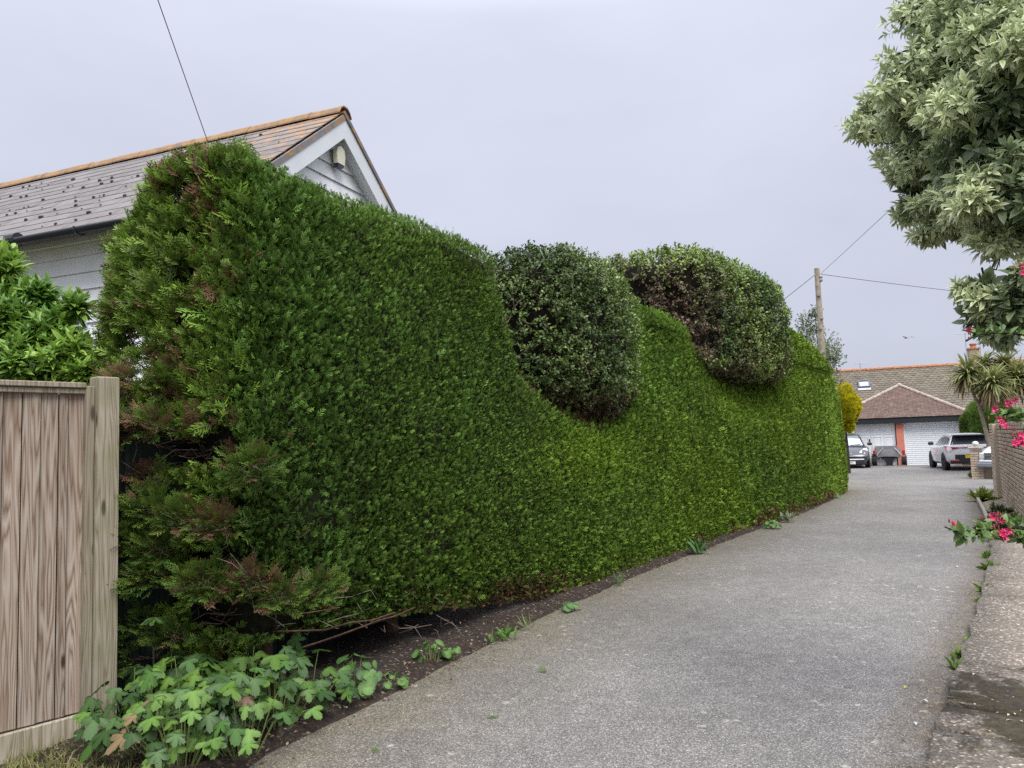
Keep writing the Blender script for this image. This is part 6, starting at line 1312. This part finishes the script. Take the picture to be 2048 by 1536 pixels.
# plants in the joint between road and concrete, and in the bed by the wall
jw = [((1975, 1115), .10, 'leafy green weed at the top corner of the concrete'), ((1981, 1140), .12, 'spreading green weed in the joint below the concrete corner'), ((1975, 1182), .09, 'yellow green weed in the joint beside the concrete'), ((1963, 1205), .07, 'small weed in the joint just below the yellow green one'), ((1945, 1285), .07, 'small green weed half way down the concrete joint'), ((1928, 1315), .08, 'bright weed lower down the concrete joint'), ((1915, 1338), .08, 'lowest grassy weed in the concrete joint')]
for (x, y), L, lab in jw: p = ground_at(x, y); tuft('joint_weed', lab, (p[0], p[1], .0), 46, L, .34, (.17, .27, .06), 'weeds in the concrete joint', .25)
bw = [((1968, 1003), .30, (.26, .34, .07), 'yellow green clump at the far end of the wall bed'), ((2000, 1030), .22, (.13, .17, .08), 'dull green clump against the brick wall'), ((2022, 1052), .2, (.20, .24, .08), 'low clump in the middle of the wall bed'), ((1985, 1050), .16, (.22, .25, .10), 'small clump by the edging kerb'), ((2035, 1078), .28, (.14, .26, .05), 'green clump at the near end of the wall bed'), ((2005, 1084), .2, (.2, .3, .06), 'leafy clump where the bed meets the concrete'), ((1948, 957), .22, (.2, .26, .07), 'weed tuft at the foot of the gate pier')]
for (x, y), L, c_, lab in bw: p = ground_at(x, y); tuft('bed_plant', lab, (p[0], p[1], .03), 80, L, .3, c_, 'plants in the wall bed', .35)
# litter of petals and small leaves: too many to count
n_ = 620; yy = vr.uniform(2.6, 9.5, n_)**1.0; off = np.abs(vr.normal(size=n_))*.55+vr.uniform(.0, .5, n_); P = np.array([[*edge_pt(y_, o_), .062] for y_, o_ in zip(yy, off)]); Cc = lerp((.42, .33, .22), (.66, .60, .44), vr.random(n_)); yl = vr.random(n_) < .10; Cc[yl] = (.52, .42, .06)
u = rnd_unit(vr, n_); u[:, 2] *= .12; V, T, C = scatter(T_OVAL, P, norm(u), np.array([0, 0, 1.])+rnd_unit(vr, n_)*.25, np.where(P[:, 1] < 4.6, .024, .03)*vr.uniform(.4, 1.05, n_), Cc, Cc, vr); tag(mkobj('fallen_petals', npmesh('fallen_petals', V, T, C), M_HERB), 'pale petals and small leaves scattered over the concrete', 'petals', kind='stuff')
n_ = 150; yy = vr.uniform(2.8, 8, n_); P = np.array([[*edge_pt(y_, -abs(vr.normal())*.10-.01), .012] for y_ in yy]); Cc = lerp((.20, .12, .06), (.5, .42, .25), vr.random(n_)); u = rnd_unit(vr, n_); u[:, 2] *= .2
V, T, C = scatter(T_OVAL, P, norm(u), np.array([0, 0, 1.])+rnd_unit(vr, n_)*.3, .022*vr.uniform(.5, 1.2, n_), Cc*.8, Cc, vr); tag(mkobj('gutter_litter', npmesh('gutter_litter', V, T, C), M_HERB), 'brown leaf litter lying along the concrete edge', 'leaf litter', kind='stuff')
# clippings on soil and road by the hedge
n_ = 1900; ii = vr.integers(40, 215, n_); offl = vr.normal(size=n_)*.16+.10; TN = norm(np.gradient(ROAD_L, axis=0)); P = np.c_[ROAD_L[ii, 0]-TN[ii, 1]*offl, ROAD_L[ii, 1]+TN[ii, 0]*offl, np.where(offl > 0, .05, .012)]; Cc = lerp((.09, .05, .03), (.46, .36, .22), vr.random(n_)**2); u = rnd_unit(vr, n_); u[:, 2] *= .2
V, T, C = scatter(T_OVAL, P, norm(u), np.array([0, 0, 1.])+rnd_unit(vr, n_)*.4, .022*vr.uniform(.5, 1.4, n_), Cc, Cc*1.2, vr); tag(mkobj('hedge_litter', npmesh('hedge_litter', V, T, C), M_HERB), 'brown litter and clippings along the soil edge', 'leaf litter', kind='stuff')
for (x, y), c_, sz, lab in [((1815, 1378), (.55, .47, .05), .032, 'yellow leaf lying alone on the asphalt'), ((1846, 1405), (.62, .58, .48), .034, 'pale curled leaf near the yellow leaf on the asphalt'), ((1832, 1450), (.6, .6, .58), .030, 'whitish leaf lowest on the asphalt near the concrete'), ((1945, 1168), (.5, .46, .2), .04, 'yellowish leaf on the asphalt near the joint weeds'), ((1912, 1135), (.6, .56, .5), .04, 'pale leaf on the asphalt below the pink flowers')]:
    p = ground_at(x, y); V, T, _t = leaf_template(vr, .6, .25, .3, 3); o = mkobj('fallen_leaf', npmesh('fallen_leaf', V*sz, T, np.tile(c_, (len(V), 1))), M_HERB, None, False, Matrix.Translation((p[0], p[1], .016)) @ Matrix.Rotation(vr.uniform(0, 6), 4, 'Z')); tag(o, lab, 'leaf', 'fallen leaves on the road')
for (x, y), lab in [((975, 1442), 'green clipping on the asphalt near the bottom centre'), ((745, 1500), 'small green clippings on the asphalt by the undergrowth'), ((1090, 1350), 'green conifer clipping on the asphalt right of the weeds')]:
    p = ground_at(x, y); n_ = 1; V, T, C = scatter(T_FROND, np.array([[p[0], p[1], .018]]), norm(rnd_unit(vr, n_)*[1, 1, .1]), np.tile((0, 0, 1.), (n_, 1))+rnd_unit(vr, n_)*.2, .09*vr.uniform(.8, 1.2, n_), np.tile((.08, .14, .03), (n_, 1)), np.tile((.18, .28, .06), (n_, 1)), vr)
    tag(mkobj('hedge_clipping', npmesh('hedge_clipping', V, T, C), M_HERB), lab, 'clipping', 'clippings on the road')
# gull far off in the sky
gl = at(1812, 676, 60); o = MB()
o.tube([gl+[-.16, 0, 0], gl+[0, 0, .0], gl+[.2, 0, .02]], [.02, .06, .02], 6)
for s in (-1, 1): o.add([gl+[-.08, s*.04, .03], gl+[.08, s*.04, .03], gl+[.06+s*.42, s*.2-.1, .12], gl+[.02+s*.75, s*.25-.1, .0], gl+[-.02+s*.42, s*.2-.1, .10]], [(0, 1, 2, 4), (4, 2, 3)])
tag(o.build('gull', plain('gull_grey', (.25, .25, .28), .8)), 'tiny gull gliding in the sky right of the telegraph pole', 'bird')
